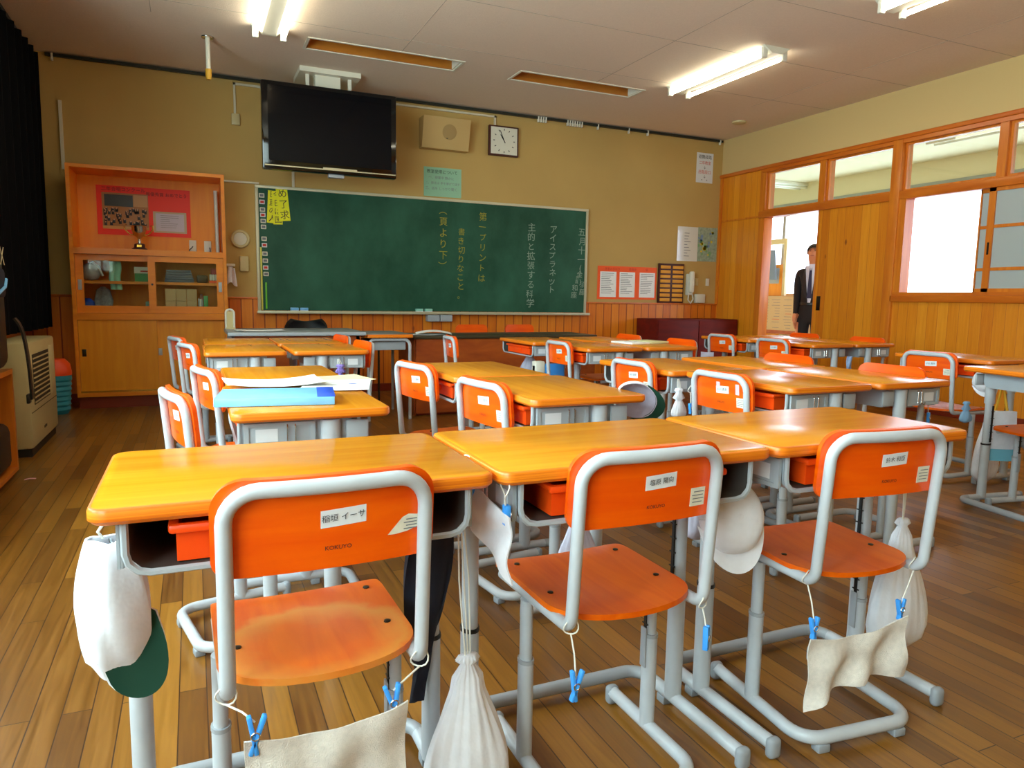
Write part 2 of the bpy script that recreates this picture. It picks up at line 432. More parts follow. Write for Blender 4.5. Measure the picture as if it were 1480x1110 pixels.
# ------------------------------------------------------------------ room shell
def shell():
    struct('floor', MB().box(Xl - .2, Xr + .2, Yb, Yf, -.08, 0), 'floor', 0)
    # ceiling with two board-light slots left open
    slots = [(.9, 2.15, 5.95, 6.20), (2.70, 3.96, 5.95, 6.20)]
    c = MB(); xs = [Xl - .1, .9, 2.15, 2.70, 3.96, Xr + .1]; ys = [Yb, 5.95, 6.20, Yf]
    for i in range(5):
        for j in range(3):
            if j == 1 and i in (1, 3): continue
            c.box(xs[i], xs[i + 1], ys[j], ys[j + 1], Zc, Zc + .05)
    struct('ceiling', c, 'ceil', 0)
    for n, (x0, x1, y0, y1) in enumerate(slots):
        r = thing('ceiling_recess', ['long timber-lined slot in the ceiling above the television', 'long timber-lined slot in the ceiling above the wall clock'][n], 'ceiling recess', ((x0 + x1) / 2, (y0 + y1) / 2, Zc), 0, 'board light slots in the ceiling')
        w, d = (x1 - x0) / 2, (y1 - y0) / 2
        part('lining', MB().box(-w + .002, w - .002, d - .014, d - .002, .001, .11).box(-w + .002, w - .002, -d + .002, -d + .014, .001, .11).box(-w + .002, w - .002, -d + .002, d - .002, .11, .122).box(-w + .002, -w + .014, -d + .014, d - .014, .001, .11), 'recess', r, 0)
        part('end_plate', MB().box(w - .014, w - .002, -d + .014, d - .014, .001, .11), 'white_metal', r, 0)
        part('edge_trim', MB().box(-w - .02, w + .02, d, d + .02, -.006, -.0005).box(-w - .02, w + .02, -d - .02, -d, -.006, -.0005).box(-w - .02, -w, -d, d, -.006, -.0005).box(w, w + .02, -d, d, -.006, -.0005), 'white_metal', r, 0)
    # seams of the ceiling boards
    s = MB()
    for x in (-.2, 1.62, 3.44, 5.26): s.box(x - .002, x + .002, Yb, 5.93, Zc - .0015, Zc)
    for y in (.2, 1.11, 2.02, 2.93, 3.84, 4.75, 5.66): s.box(Xl, Xr, y - .002, y + .002, Zc - .0015, Zc)
    struct('trim_1', s, mat('ceiling_joint', (178, 164, 148), .9), 0)
    # front wall, wainscot with cap rail
    struct('wall_front', MB().box(Xl - .1, Xr + .1, Yf, Yf + .1, 0, Zc), 'wall', 0)
    struct('trim_2', MB().box(Xl, Xr, Yf - .014, Yf, .08, .93), 'wains', 0)
    struct('trim_3', MB().box(Xl, Xr, Yf - .028, Yf, .93, .95, bev=.004), 'timber', 30)
    struct('baseboard_front', MB().box(Xl, Xr, Yf - .022, Yf, 0, .08), 'kick', 0)
    # back wall behind the camera
    struct('wall_back', MB().box(Xl - .1, Xr + .1, Yb - .1, Yb, 0, Zc), 'wall', 0)
    # left wall with its row of windows
    w = MB(); wy = [(-1.3, .35), (.55, 2.2), (2.4, 4.05)]
    w.box(Xl - .12, Xl, Yb, Yf, 0, .85).box(Xl - .12, Xl, Yb, Yf, 2.55, Zc)
    ed = [Yb] + [q for p in wy for q in p] + [Yf]
    for i in range(0, len(ed), 2): w.box(Xl - .12, Xl, ed[i], ed[i + 1], .85, 2.55)
    struct('wall_left', w, 'wall', 0)
    struct('trim_4', MB().box(Xl, Xl + .014, 4.4, Yf, .0, .93), 'wains', 0)
    for n, (a, b) in enumerate(wy):
        f = MB()
        f.box(Xl - .1, Xl + .01, a, a + .05, .85, 2.55).box(Xl - .1, Xl + .01, b - .05, b, .85, 2.55).box(Xl - .1, Xl + .01, a + .05, b - .05, .85, .9).box(Xl - .1, Xl + .01, a + .05, b - .05, 2.5, 2.55)
        f.box(Xl - .07, Xl - .02, (a + b) / 2 - .03, (a + b) / 2 + .03, .9, 2.5)
        o = struct('window_%d' % (n + 1), f, 'white_metal', 0)
        part('pane', MB().box(Xl - .05, Xl - .046, a + .05, b - .05, .9, 2.5), 'glass', o, 0)

    # right wall: plaster band above, timber frame with transoms, sliding door, sliding windows
    struct('wall_right', MB().box(Xr, Xr + .12, Yb, Yf, 2.52, Zc), 'wall2', 0)
    t = MB()
    t.box(Xr - .035, Xr + .12, Yb, Yf, 2.49, 2.53, bev=.006)                 # cap
    t.box(Xr - .022, Xr + .1, Yb, 6.57, 2.455, 2.49)
    t.box(Xr - .02, Xr + .12, Yb, 6.6, 1.945, 2.02, bev=.004)                 # head rail
    t.box(Xr - .03, Xr + .12, Yb, 4.79, 1.0, 1.06, bev=.006)                  # sill
    t.box(Xr - .02, Xr + .1, Yb, 4.79, 1.06, 1.09)
    struct('trim_5', t, 'timber', 30)
    p = MB()
    p.box(Xr - .03, Xr + .12, 4.77, 4.87, 0, 2.49, bev=.005)                  # big post
    p.box(Xr - .012, Xr + .12, 6.51, 6.60, 0, 1.945, bev=.004).box(Xr - .012, Xr + .12, 6.51, 6.60, 2.02, 2.49)
    p.box(Xr - .012, Xr + .12, 5.66, 5.74, 2.02, 2.455)
    for y in (3.87, 2.17, .47, -1.2): p.box(Xr - .012, Xr + .1, y - .04, y + .03, 2.02, 2.455)
    p.box(Xr - .015, Xr + .1, 4.70, 4.77, 1.09, 1.945)
    struct('trim_6', p, 'timber_v', 30)
    struct('trim_7', MB().box(Xr, Xr + .1, Yb, 4.77, 0, 1.0).box(Xr, Xr + .1, 6.60, Yf, 0, 2.49), 'pine_r', 0)
    struct('trim_8', MB().box(Xr - .008, Xr, 6.60, Yf, 1.955, 1.975).box(Xr - .02, Xr, 7.255, Yf, .95, 2.49), 'timber_v', 0)
    struct('baseboard_right', MB().box(Xr - .012, Xr, Yb, 4.77, 0, .08).box(Xr - .012, Xr, 6.6, Yf - .022, 0, .08), 'kick', 0)
    d = struct('door_1', MB().box(Xr + .01, Xr + .045, 4.87, 5.715, .01, 1.945), 'pine_r', 0)
    part('door_edge', MB().box(Xr + .008, Xr + .047, 5.715, 5.74, .01, 1.945), 'timber_v', d, 0)
    part('door_pull', MB().box(Xr + .004, Xr + .0095, 5.64, 5.69, .9, 1.05, bev=.004), 'dark_metal', d)
    # transom lights
    k = 4
    for a, b in ((5.74, 6.51), (4.87, 5.66), (3.90, 4.77), (2.2, 3.83), (.5, 2.13)):
        f = MB(); e = .022
        f.box(Xr + .02, Xr + .07, a, a + e, 2.02, 2.455).box(Xr + .02, Xr + .07, b - e, b, 2.02, 2.455).box(Xr + .02, Xr + .07, a + e, b - e, 2.02, 2.04).box(Xr + .02, Xr + .07, a + e, b - e, 2.438, 2.455)
        o = struct('window_%d' % k, f, 'timber_v', 0); k += 1
        part('pane', MB().box(Xr + .043, Xr + .047, a + e, b - e, 2.04, 2.438), 'glass', o, 0)
        if a in (5.74, 3.90): part('catch', MB().box(Xr + .008, Xr + .02, a + .004, a + .018, 2.2, 2.25, bev=.003), 'dark_metal', o)
    # sliding sashes with frosted panes and two glazing bars: one slid aside behind the other
    for x, a, b in ((Xr + .05, 3.02, 4.05), (Xr + .005, 2.95, 3.95), (Xr + .05, 1.9, 2.95)):
        f = MB(); e = .055
        f.box(x, x + .032, a, a + e, 1.09, 1.945).box(x, x + .032, b - (.012 if b > 4 else e), b, 1.09, 1.945).box(x, x + .032, a, b, 1.09, 1.12).box(x, x + .032, a, b, 1.915, 1.945)
        for z in (1.28, 1.63): f.box(x + .004, x + .028, a + e, b - .01, z - .013, z + .013)
        o = struct('window_%d' % k, f, 'timber_v', 0); k += 1
        part('pane', MB().box(x + .013, x + .018, a + .02, b - .008, 1.1, 1.93), 'frost', o, 0)
        if b == 3.95: part('finger_pull', MB().box(x - .003, x, b - .035, b - .02, 1.4, 1.5), 'dark_metal', o)
    for a, b in ((.1, 1.85),):
        o = struct('window_%d' % k, MB().box(Xr + .03, Xr + .07, a, b, 1.09, 1.945), 'frost', 0)
    struct('wall_right_back', MB().box(Xr, Xr + .1, Yb, .1, 1.09, 1.945).box(Xr, Xr + .1, Yb, .5, 2.02, 2.455), 'pine_r', 0)
    # corridor beyond: floor, ceiling, glazed outer wall
    Xo = 9.4
    struct('floor_corridor', MB().box(Xr + .2, Xo + .1, -1, 12.2, -.08, 0), 'vinyl', 0)
    struct('ceiling_corridor', MB().box(Xr + .12, Xo + .1, -1, 12.2, Zc, Zc + .05), 'cream_wall', 0)
    struct('wall_corridor', MB().box(Xo, Xo + .1, -1, 12.2, 0, 1.1).box(Xo, Xo + .1, -1, 12.2, 2.66, Zc), 'cream_wall', 0)
    struct('wall_corridor_end', MB().box(Xr, Xo + .1, 12.2, 12.3, 0, Zc), 'cream_wall', 0)
    struct('wall_corridor_side', MB().box(Xr, Xr + .12, Yf, 12.2, 0, Zc), 'cream_wall', 0)
    struct('wall_corridor_near', MB().box(Xr + .12, Xo + .1, -1.1, -1, 0, Zc), 'cream_wall', 0)
    f = MB().box(Xo - .02, Xo + .04, -1, 12.2, 2.58, 2.66).box(Xo - .02, Xo + .04, -1, 12.2, 1.1, 1.13)
    for y in (.2, 2.6, 5.0, 9.62, 11.9): f.box(Xo, Xo + .04, y - .03, y + .03, 1.13, 2.58)
    o = struct('window_%d' % 15, f, mat('aluminium_frame', (150, 150, 146), .4, .4), 0)
    part('pane', MB().box(Xo + .016, Xo + .022, -1, 12.2, 1.13, 2.58), 'glass_dimming', o, 0)
shell()

def corridor_things():
    Xo = 9.4
    for n, (x, y, ry) in enumerate(((8.1, 5.45, 0), (8.9, 9.25, R90))):
        t = thing('corridor_light', ['white twin tube lamp on the corridor ceiling beyond the tall timber post', 'white lamp on the corridor ceiling seen above the doorway'][n], 'ceiling light', (x, y, Zc), ry, 'corridor ceiling lights')
        part('housing', MB().box(-.11, .11, -.62, .62, -.05, -.001, bev=.01), 'white_metal', t)
        for s in (-1, 1): part('lamp_tube', MB().tube([(s * .07, -.58, -.075), (s * .07, .58, -.075)], .016, 10), 'white_metal', t)
    # poster board under the corridor window
    t = thing('notice_board', 'large tan sheet of handwritten columns seen through the open doorway', 'notice', (9.06, 9.22, 0))
    for s_ in (-.5, .5): part('leg', MB().box(.006, .03, s_ - .02, s_ + .02, 0, .449), 'brown_wood', t, 0)
    part('backing', MB().box(0, .028, -.56, .56, .45, 1.09), 'brown_wood', t, 0)
    b = MB(); b.box(-.004, -.0005, -.54, .54, .51, 1.085)
    o = part('sheet', b, 'paper_tan', t, 0)
    ink = MB()
    for c in range(4):
        for r in range(11):
            if random.random() < .85:
                y = -.48 + c * .26; w = random.uniform(.1, .2)
                ink.box(-.0055, -.0042, y, y + w, .55 + r * .047, .556 + r * .047, 0 if random.random() < .93 else 1)
    part('lettering', ink, ['ink_grey', 'ink_red'], o, 0)
    # part-open corridor door with a coat of grey-blue on it
    t = thing('corridor_door', 'tan panelled door leaf standing ajar at the far side of the corridor', 'door', (Xo - .25, 9.60, 0))
    part('leaf', MB().box(0, .04, -.25, .25, .02, 1.62), 'oak', t, 0)
    part('glass_panel', MB().box(-.006, -.001, -.19, .19, 1.3, 1.56), 'frost', t, 0)
    part('frame', MB().box(.0, .05, -.32, -.26, 0, 2.05).box(.0, .05, .26, .5, 1.96, 2.05).box(0, .05, -.26, .26, 1.96, 2.05), 'cream', t, 0)
    solo('hanging_coat', MB().sheet(lambda u, v: (Xo - .34 - .035 * math.sin(PI * u) * (1 - .4 * v), 9.50 + .22 * (u - .5) * (1.15 - .6 * v), 1.36 + .5 * v), 10, 8, .02), mat('blue_grey_cloth', (120, 138, 158), .8), 'grey-blue coat hung high on the corridor door', 'coat')
corridor_things()

# ------------------------------------------------------------------ the man in the corridor
def man():
    t = thing('person', 'person in a dark suit, pale shirt and tie standing in the corridor by the doorway', 'person', (6.72, 6.375, 0), math.radians(120))
    # local: faces +y after rotation into the room; skeleton grown with skin
    J = {'hip': (0, 0, .86, .125, .10), 'waist': (0, -.005, 1.02, .125, .095), 'chest': (0, 0, 1.22, .15, .105), 'neckb': (0, -.012, 1.385, .075, .07), 'neck': (0, -.005, 1.44, .052, .054), 'chin': (0, .012, 1.50, .068, .074), 'head': (0, .008, 1.575, .073, .092), 'crown': (0, 0, 1.635, .055, .066)}
    for s, q in ((-1, 'l'), (1, 'r')):
        J.update({'sh' + q: (s * .155, -.01, 1.345, .064, .064), 'el' + q: (s * .168, -.03, 1.08, .05, .05), 'wr' + q: (s * .16, .05, .86, .033, .03), 'pm' + q: (s * .168, .075, .785, .034, .02),
                  'lh' + q: (s * .085, 0, .80, .092, .095), 'kn' + q: (s * .09, .012, .46, .066, .066), 'an' + q: (s * .095, -.015, .09, .048, .05), 'hl' + q: (s * .098, .02, .045, .045, .04), 'to' + q: (s * .11, .15, .035, .044, .03)})
    E = [('hip', 'waist'), ('waist', 'chest'), ('chest', 'neckb'), ('neckb', 'neck'), ('neck', 'chin'), ('chin', 'head'), ('head', 'crown')]
    for q in 'lr': E += [('chest', 'sh' + q), ('sh' + q, 'el' + q), ('el' + q, 'wr' + q), ('wr' + q, 'pm' + q), ('hip', 'lh' + q), ('lh' + q, 'kn' + q), ('kn' + q, 'an' + q), ('an' + q, 'hl' + q), ('hl' + q, 'to' + q)]
    for s, q in ((-1, 'l'), (1, 'r')):
        for i, (dy, l, dz) in enumerate(((.028, .075, 0), (.01, .085, -.004), (-.008, .08, -.003), (-.026, .062, .002))):
            a = 'f%s%d' % (q, i); J[a + 'a'] = (s * .164, .075 + dy, .755 + dz, .010, .010); J[a + 'b'] = (s * .156, .08 + dy, .755 - l * .55 + dz, .009, .009); J[a + 'c'] = (s * .142, .082 + dy, .755 - l + dz, .008, .008)
            E += [('pm' + q, a + 'a'), (a + 'a', a + 'b'), (a + 'b', a + 'c')]
        J['t%sa' % q] = (s * .152, .118, .785, .011, .011); J['t%sb' % q] = (s * .142, .128, .74, .009, .009); E += [('pm' + q, 't%sa' % q), ('t%sa' % q, 't%sb' % q)]
    K = list(J); me = bpy.data.meshes.new('body'); me.from_pydata([J[k][:3] for k in K], [(K.index(a), K.index(b)) for a, b in E], [])
    o = bpy.data.objects.new('body', me); link(o, t)
    sk = o.modifiers.new('skin', 'SKIN'); sk.use_smooth_shade = True
    for i, k in enumerate(K): me.skin_vertices[0].data[i].radius = J[k][3:5]
    me.skin_vertices[0].data[0].use_root = True
    o.modifiers.new('sub', 'SUBSURF').levels = 2; o.modifiers['sub'].render_levels = 2
    dg = bpy.context.evaluated_depsgraph_get(); ev = o.evaluated_get(dg)
    m2 = bpy.data.meshes.new_from_object(ev); o.modifiers.clear(); o.data = m2; m2.name = 'body'
    m2.materials.clear()
    for k in ('suit', 'skin', 'shirt', 'black'): m2.materials.append(M[k])
    # shape a face: nose, brow, eye hollows
    for v in m2.vertices:
        p = v.co
        if p.z > 1.48 and p.y > .03:
            n = math.exp(-((p.x / .016) ** 2 + ((p.z - 1.555) / .026) ** 2)); p.y += .022 * n
            for s in (-1, 1):
                p.y -= .010 * math.exp(-(((p.x - s * .03) / .015) ** 2 + ((p.z - 1.582) / .012) ** 2))
            p.y += .007 * math.exp(-((p.x / .03) ** 2 + ((p.z - 1.518) / .01) ** 2))
    for p in m2.polygons:
        c = p.center; p.use_smooth = True
        p.material_index = 1 if (c.z > 1.425 or c.z < .85 and c.z > .6 and (abs(c.x) > .125 and c.y > .045)) else 3 if c.z < .085 else 0
        if 1.385 < c.z <= 1.43 and abs(c.x) < .1: p.material_index = 2
    # hair, ears, eyes, mouth
    h = MB()
    h.sheet(hairpt, 24, 8)
    part('hair', h, 'hair', t, 60)
    e = MB()
    for s in (-1, 1): e.lathe([(.001, -.022), (.012, -.018), (.014, 0), (.012, .02), (.001, .026)], 8, 0, .5, 1, TR(s * .077, 0, 1.565))
    part('ear', e, 'skin', t, 60)
    e = MB()
    for s in (-1, 1):
        e.box(s * .03 - .011, s * .03 + .011, .082, .0915, 1.578, 1.586, 0, .003)
        e.box(s * .03 - .016, s * .03 + .016, .088, .0965, 1.598, 1.604, 0, .002)
    part('eye', e, 'hair', t)
    part('mouth', MB().box(-.021, .021, .088, .0965, 1.523, 1.529, 0, .002), mat('lip', (140, 70, 60), .5), t)
    s = MB().sheet(lambda u, v: ((u - .5) * (.03 + .10 * v), .112 - .02 * (2 * u - 1) ** 2 * v - .03 * max(0, v - .8) * 5 * .5, .98 + .43 * v), 6, 8, .008)
    part('shirt_front', s, 'shirt', t, 60)
    part('tie', MB().sheet(lambda u, v: ((u - .5) * (.055 - .03 * v), .119 - .035 * max(0, v - .75) * 2, 1.03 + .36 * v), 2, 8, .006), 'tie', t, 60)
    l = MB()
    for q in (-1, 1): l.sheet(lambda u, v: (q * (.014 + .052 * v + (.05 * math.sin(PI * v)) * u), .118 - .03 * v * u - .028 * max(0, v - .6) * 2, .985 + .41 * v), 4, 10, .006)
    part('lapel', l, mat('suit_lapel', (22, 21, 30), .7), t, 60)
    part('belt', MB().lathe([(.13, .955), (.133, .958), (.133, .985), (.13, .988)], 20, 0, 1.0, .79, TR(0, 0, -.005)), 'black', t)

def hairpt(u, v):
    a = 2 * PI * u; front = max(0, math.sin(a))
    lim = PI * (.72 - .36 * front ** .6)      # low at the nape, high over the brow
    b = lim * v
    return (.083 * math.sin(b) * math.cos(a), -.004 + .104 * math.sin(b) * math.sin(a), 1.59 + .082 * math.cos(b))
man()
# ------------------------------------------------------------------ school desk (origin: floor under the middle of the pupil's edge, +y towards its front)
def make_desk(label):
    t = thing('school_desk', label, 'desk', group='school desks of the class')
    part('desktop', MB().slab(.6, .4, .028, .660, ZD, .006, 0, .2, 0, 1), ['desk', 'desk_edge'], t, 40)
    # open-fronted book box of folded steel
    prof = []
    o_ = [(-.255, .658)] + [(-.255 + .03 - .03 * math.cos(a), .582 + .03 - .03 * math.sin(a)) for a in (0, .5, 1.05, R90)] + [(.225 + .03 * math.sin(a), .612 - .03 * math.cos(a)) for a in (0, .5, 1.05, R90)] + [(.255, .658)]
    i_ = [(x * .982, z + (.005 if z < .65 else 0)) for x, z in o_]
    b = MB(); V = []; n = len(o_)
    for y in (.02, .30):
        V += [(x, y, z) for x, z in o_] + [(x, y, z) for x, z in i_]
    F = []; Mi = []
    for k in range(n - 1):
        F.append((k, k + 1, 2 * n + k + 1, 2 * n + k)); Mi.append(0)
        F.append((n + k + 1, n + k, 3 * n + k, 3 * n + k + 1)); Mi.append(1)
        F.append((k + 1, k, n + k, n + k + 1)); Mi.append(0)
        F.append((2 * n + k, 2 * n + k + 1, 3 * n + k + 1, 3 * n + k)); Mi.append(0)
    b.v = [Vector(v) for v in V]; b.f = [list(f) for f in F]; b.m = Mi
    b.prism(o_, .298, .302, 'y', 0); b.prism(i_, .2965, .2975, 'y', 1)
    b.tube([(x, .02, z) for x, z in o_], .0055, 6)                     # rolled front lip
    part('book_box', b, ['steel', 'steel_dk'], t, 40)
    # orange pull-out tray
    d = MB()
    for a in ((-.19, .185, .03, .27, .590, .594), (-.19, -.186, .03, .27, .594, .640), (.181, .185, .03, .27, .594, .640), (-.186, .181, .03, .034, .594, .640), (-.186, .181, .266, .27, .594, .640)): d.box(*a)
    d.box(-.2, .195, .016, .03, .634, .648, 0, .005).box(-.2, -.186, .02, .28, .638, .648, 0, .003).box(.181, .195, .02, .28, .638, .648, 0, .003)
    d.box(-.05, .05, .026, .0295, .606, .628, 0, .003)
    part('drawer', d, 'orange_plastic', t)
    for s in (-1, 1):
        f = MB().box(s * .257, s * .263, .03, .205, .588, .652, 0, .002)
        f.box(s * .2625, s * .2665, .03, .205, .642, .652).box(s * .2625, s * .2665, .03, .205, .588, .597).box(s * .2625, s * .2665, .03, .042, .597, .642).box(s * .2625, s * .2665, .193, .205, .597, .642)
        f.box(s * .257, s * .268, .285, .345, .592, .65, 0, .008)
        sp = part('side_panel', f, 'steel', t)
        part('sticker', MB().box(s * .263, s * .2638, .058, .112, .603, .636, 0), 'label', sp, 0)
        h = MB()
        for y in (.135, .155): h.tube(fillet([(s * .263, y, .648), (s * .270, y, .64), (s * .270, y, .6), (s * .283, y, .59), (s * .285, y, .603)], .006, 3), .0022, 6)
        part('hook', h, 'chrome', sp)
        l = MB().tube([(s * .262, .245, .50), (s * .262, .245, .655)], .021, 14, 0, True, .026)
        l.tube([(s * .262, .245, .22), (s * .262, .245, .52)], .0165, 12, 0, True, .021)
        l.tube([(s * .262, .245, .03), (s * .262, .245, .30)], .0185, 14, 0, True, .023)
        l.tube([(s * .262, .245, .294), (s * .262, .245, .302)], .0198, 14, 1, True, .0243)
        if s > 0: 
            l.box(.2405, .2445, .238, .246, .31, .49, 1)
            for k in range(5): l.box(.2395, .2435, .232, .252, .325 + k * .034, .3275 + k * .034, 1)
        part('leg', l, ['tube', 'black'], t, 40)
        r = MB().tube([(s * .262, .005, .030), (s * .262, .33, .030)], .0155, 12)
        part('foot_rail', r, 'tube', t, 40)
        part('foot_cap', MB().box(s * .262 - .017, s * .262 + .017, -.010, .014, 0, .047, 0, .011, seg=3), 'rubber', t)
        part('foot_pad', MB().box(s * .262 - .014, s * .262 + .014, .26, .29, 0, .02, 0, .003), 'rubber', t)
    part('crossbar', MB().tube(fillet([(-.262, .325, .03), (-.262, .385, .03), (.262, .385, .03), (.262, .325, .03)], .05), .0155, 12), 'tube_dk', t, 40)
    return t

# ------------------------------------------------------------------ school chair (origin: floor midway between its posts, +y where the sitter faces)
NAMES = ['稲垣 イーサ', '塩原 陽向', '鈴木 和臣', '小川 真央']
def make_chair(label, name_i=0, worn=False, torn=False):
    t = thing('school_chair', label, 'chair', group='school chairs of the class')
    # seat: pressed ply, round at the back, square in front
    y0, y1, z0 = -.182, .168, .388
    def hw(y):
        s = (y - y0) / .105; w = .158
        if s < 1: w *= max(.0, 1 - (1 - s) ** 2.6) ** (1 / 2.3)
        e = (y1 - y) / .022
        if e < 1: w -= .022 * (1 - math.sqrt(max(0, 1 - (1 - e) ** 2)))
        return max(w, .02)
    def seat(u, v):
        v2 = .5 - .5 * math.cos(PI * v); y = y0 + (y1 - y0) * v2; x = (2 * u - 1) * hw(y)
        z = z0 + .012 - .009 * math.exp(-(x / .09) ** 2 - ((y + .03) / .11) ** 2) - .010 * max(0, (y - .10) / .07) ** 2 + .004 * (x / .15) ** 2
        return (x, y, z)
    st = MB().sheet(seat, 18, 26, .011)
    so = part('seat', st, 'worn' if worn else 'ply_seat', t, 50)
    bl = MB()
    for x in (-.125, .125):
        for y in (-.05, .11):
            p = seat(.5 + x / hw(y) / 2, math.acos(1 - 2 * (y - y0) / (y1 - y0)) / PI); bl.lathe([(.0065, -.002), (.006, .0022), (.003, .003)], 8, 0, 1, 1, TR(*p))
    part('bolt', bl, 'dark_metal', so)
    # one bent tube: along both sides under the seat, up and over the back
    zb, zt, yb_, yt = .386, .703, -.176, -.202
    R_ = .0118
    pth = [(-.147, .135, .376), (-.147, yb_, zb), (-.147, yt, zt), (.147, yt, zt), (.147, yb_, zb), (.147, .135, .376)]
    pth = fillet(pth, [.032, .048, .048, .032], 7)
    full = []
    for a, b in zip(pth[:-1], pth[1:]):
        full += [a] if (b - a).length < .08 else [a + (b - a) * k / 5 for k in range(5)]
    full.append(pth[-1])
    pth = [p - Vector((0, .014 * (1 - (p.x / .147) ** 2) if p.z > .6 else 0, 0)) for p in full]
    fr = MB().tube(pth, R_, 12)
    part('back_frame', fr, 'tube', t, 50)
    part('seat_bar', MB().tube([(-.147, .09, .377), (.147, .09, .377)], .008, 8).tube([(-.147, -.06, .380), (.147, -.06, .380)], .008, 8), 'tube_dk', t)
    # backrest
    bz0, bz1, W = .570, .716, .165
    def hwb(z):
        w = W; 
        for c, rr in ((bz1, .045), (bz0, .028)):
            e = abs(c - z) / rr
            if e < 1: w -= rr * (1 - math.sqrt(max(0, 1 - (1 - e) ** 2)))
        return w
    def yb(x, z): return yt + (yb_ - yt) * (zt - z) / (zt - zb) + R_ + .0005 - .014 * (1 - (x / W) ** 2)
    def back(u, v):
        v2 = .5 - .5 * math.cos(PI * v); z = bz0 + (bz1 - bz0) * v2; x = (2 * u - 1) * hwb(z)
        return (x, yb(x, z) + .006 * (0), z)
    bk = MB().sheet(back, 18, 18, .011)
    bo = part('backrest', bk, 'ply', t, 50)
    def onback(x, z, e=.0008): return (x, yb(x, z) - e, z)
    lb = MB().sheet(lambda u, v: onback(-.014 + .068 * u, .634 + .027 * v + .004 * u, .0006), 6, 2, .0004)
    lo = part('name_label', lb, 'label', bo, 0)
    tx = MB().text(NAMES[name_i % 4], .0125, FRONT(.020, 0, .6495), 0)
    tx.v = [Vector((v.x, yb(v.x, v.z) - .0022, v.z + (v.x - .020) * .06)) for v in tx.v]
    bt = MB(); bt.v = tx.v; bt.f = tx.f; bt.m = tx.m
    mk = MB().text('KOKUYO', .0095, FRONT(.012, 0, .602), 0); mk.v = [Vector((v.x, yb(v.x, v.z) - .0012, v.z)) for v in mk.v]
    part('name_lettering', bt, 'ink', bo, 0)
    part('maker_lettering', mk, 'ink', bo, 0)
    sk = MB()
    if torn:
        o = [(.088, .610), (.112, .636), (.122, .640), (.139, .637), (.139, .618), (.12, .612), (.1, .6095)]
        V = [onback(x, z, .0012) for x, z in o] ; sk.add(V, [list(range(len(o)))])
    else:
        sk.sheet(lambda u, v: onback(.092 + .036 * u, .592 + .036 * v, .0008), 4, 2, .0004)
    so2 = part('sticker', sk, 'label_old', bo, 0)
    ln = MB()
    for k, (a, b) in enumerate(((.097, .121), (.097, .125), (.095, .123), (.099, .124))): 
        z = (.599 + .0068 * k) if not torn else (.6155 + .005 * k); a2, b2 = (a, b) if not torn else (.114 + .004 * (k % 2), .136)
        ln.add([(a2, yb(a2, z) - .0019, z), (b2, yb(b2, z) - .0019, z), (b2, yb(b2, z) - .0019, z + .0016), (a2, yb(a2, z) - .0019, z + .0016)], [(0, 1, 2, 3)])
    part('sticker_lettering', ln, 'ink_grey', bo, 0)
    for s in (-1, 1):
        l = MB().tube([(s * .152, 0, .2), (s * .152, 0, .372)], .0125, 12, 0, True, .0165)
        l.tube([(s * .152, 0, .03), (s * .152, 0, .245)], .0155, 14, 0, True, .0195)
        l.tube([(s * .152, 0, .239), (s * .152, 0, .247)], .0166, 14, 1, True, .0206)
        if s > 0:
            l.box(.1375, .1405, -.004, .004, .255, .365, 2)
            for k in range(4): l.box(.137, .140, -.010, .010, .268 + k * .026, .2705 + k * .026, 2)
            l.box(.1335, .1375, -.01, .01, .17, .262, 1, .002)
        part('leg', l, ['tube', 'tube_dk', 'black'], t, 40)
    part('base_rail', MB().tube(fillet([(-.152, .15, .030), (-.152, -.182, .030), (.152, -.182, .030), (.152, .15, .030)], .055), .0148, 12), 'tube', t, 40)
    for s in (-1, 1):
        part('rubber_foot', MB().box(s * .152 - .0155, s * .152 + .0155, .132, .157, 0, .046, 0, .010, seg=3), 'rubber', t)
        part('rubber_foot', MB().box(s * .105 - .016, s * .105 + .016, -.195, -.168, 0, .02, 0, .004), 'rubber', t)
    return t

A90, B90 = -R90, R90          # facing the corridor side / facing the curtain side
desk0 = None
def desk(x, y, rz, label):
    global desk0
    if desk0 is None:
        desk0 = make_desk(label); desk0.location = (x, y, 0); desk0.rotation_euler = (0, 0, rz); return desk0
    return dup(desk0, (x, y, 0), rz, label)
desk(.157, 1.078, 0, 'school desk with a white green-brimmed cap hung on its curtain-side end')
desk(.764, 1.076, 0, 'middle school desk of the near row facing the chalkboard')
desk(1.374, 1.078, 0, 'school desk of the near row with a full white drawstring bag on its corridor-side end')
desk(.076, 2.15, A90, 'school desk with the blue folder lying on it')
desk(.092, 2.765, A90, 'bare school desk directly beyond the one with the blue folder')
desk(.042, 4.16, A90, 'school desk nearer of two on the cabinet side of the far left group')
desk(.052, 4.79, A90, 'school desk farther of two on the cabinet side of the far left group')
desk(.872, 4.16, B90, 'school desk nearer of two facing the curtain in the far left group')
desk(.860, 4.79, B90, 'school desk farther of two facing the curtain in the far left group')
desk(.893, 2.148, A90, 'school desk nearer of the lone middle pair, its end panel towards the viewer')
desk(.872, 2.768, A90, 'school desk farther of the lone middle pair')
desk(2.155, 4.02, A90, 'nearer school desk with its drawer towards the curtain, group below the chalkboard writing')
desk(2.090, 4.645, A90, 'school desk with its full orange drawer in view, group below the chalkboard writing')
desk(2.985, 4.03, B90, 'school desk next to the open book, group below the chalkboard writing')
desk(2.990, 4.65, B90, 'school desk at the far corner past the open book, below the chalkboard writing')
desk(1.876, 2.135, A90, 'school desk behind the chair with the pink tape, glossy with window reflections')
desk(1.815, 2.74, A90, 'school desk with a white drawstring bag and a blue peg under its end')
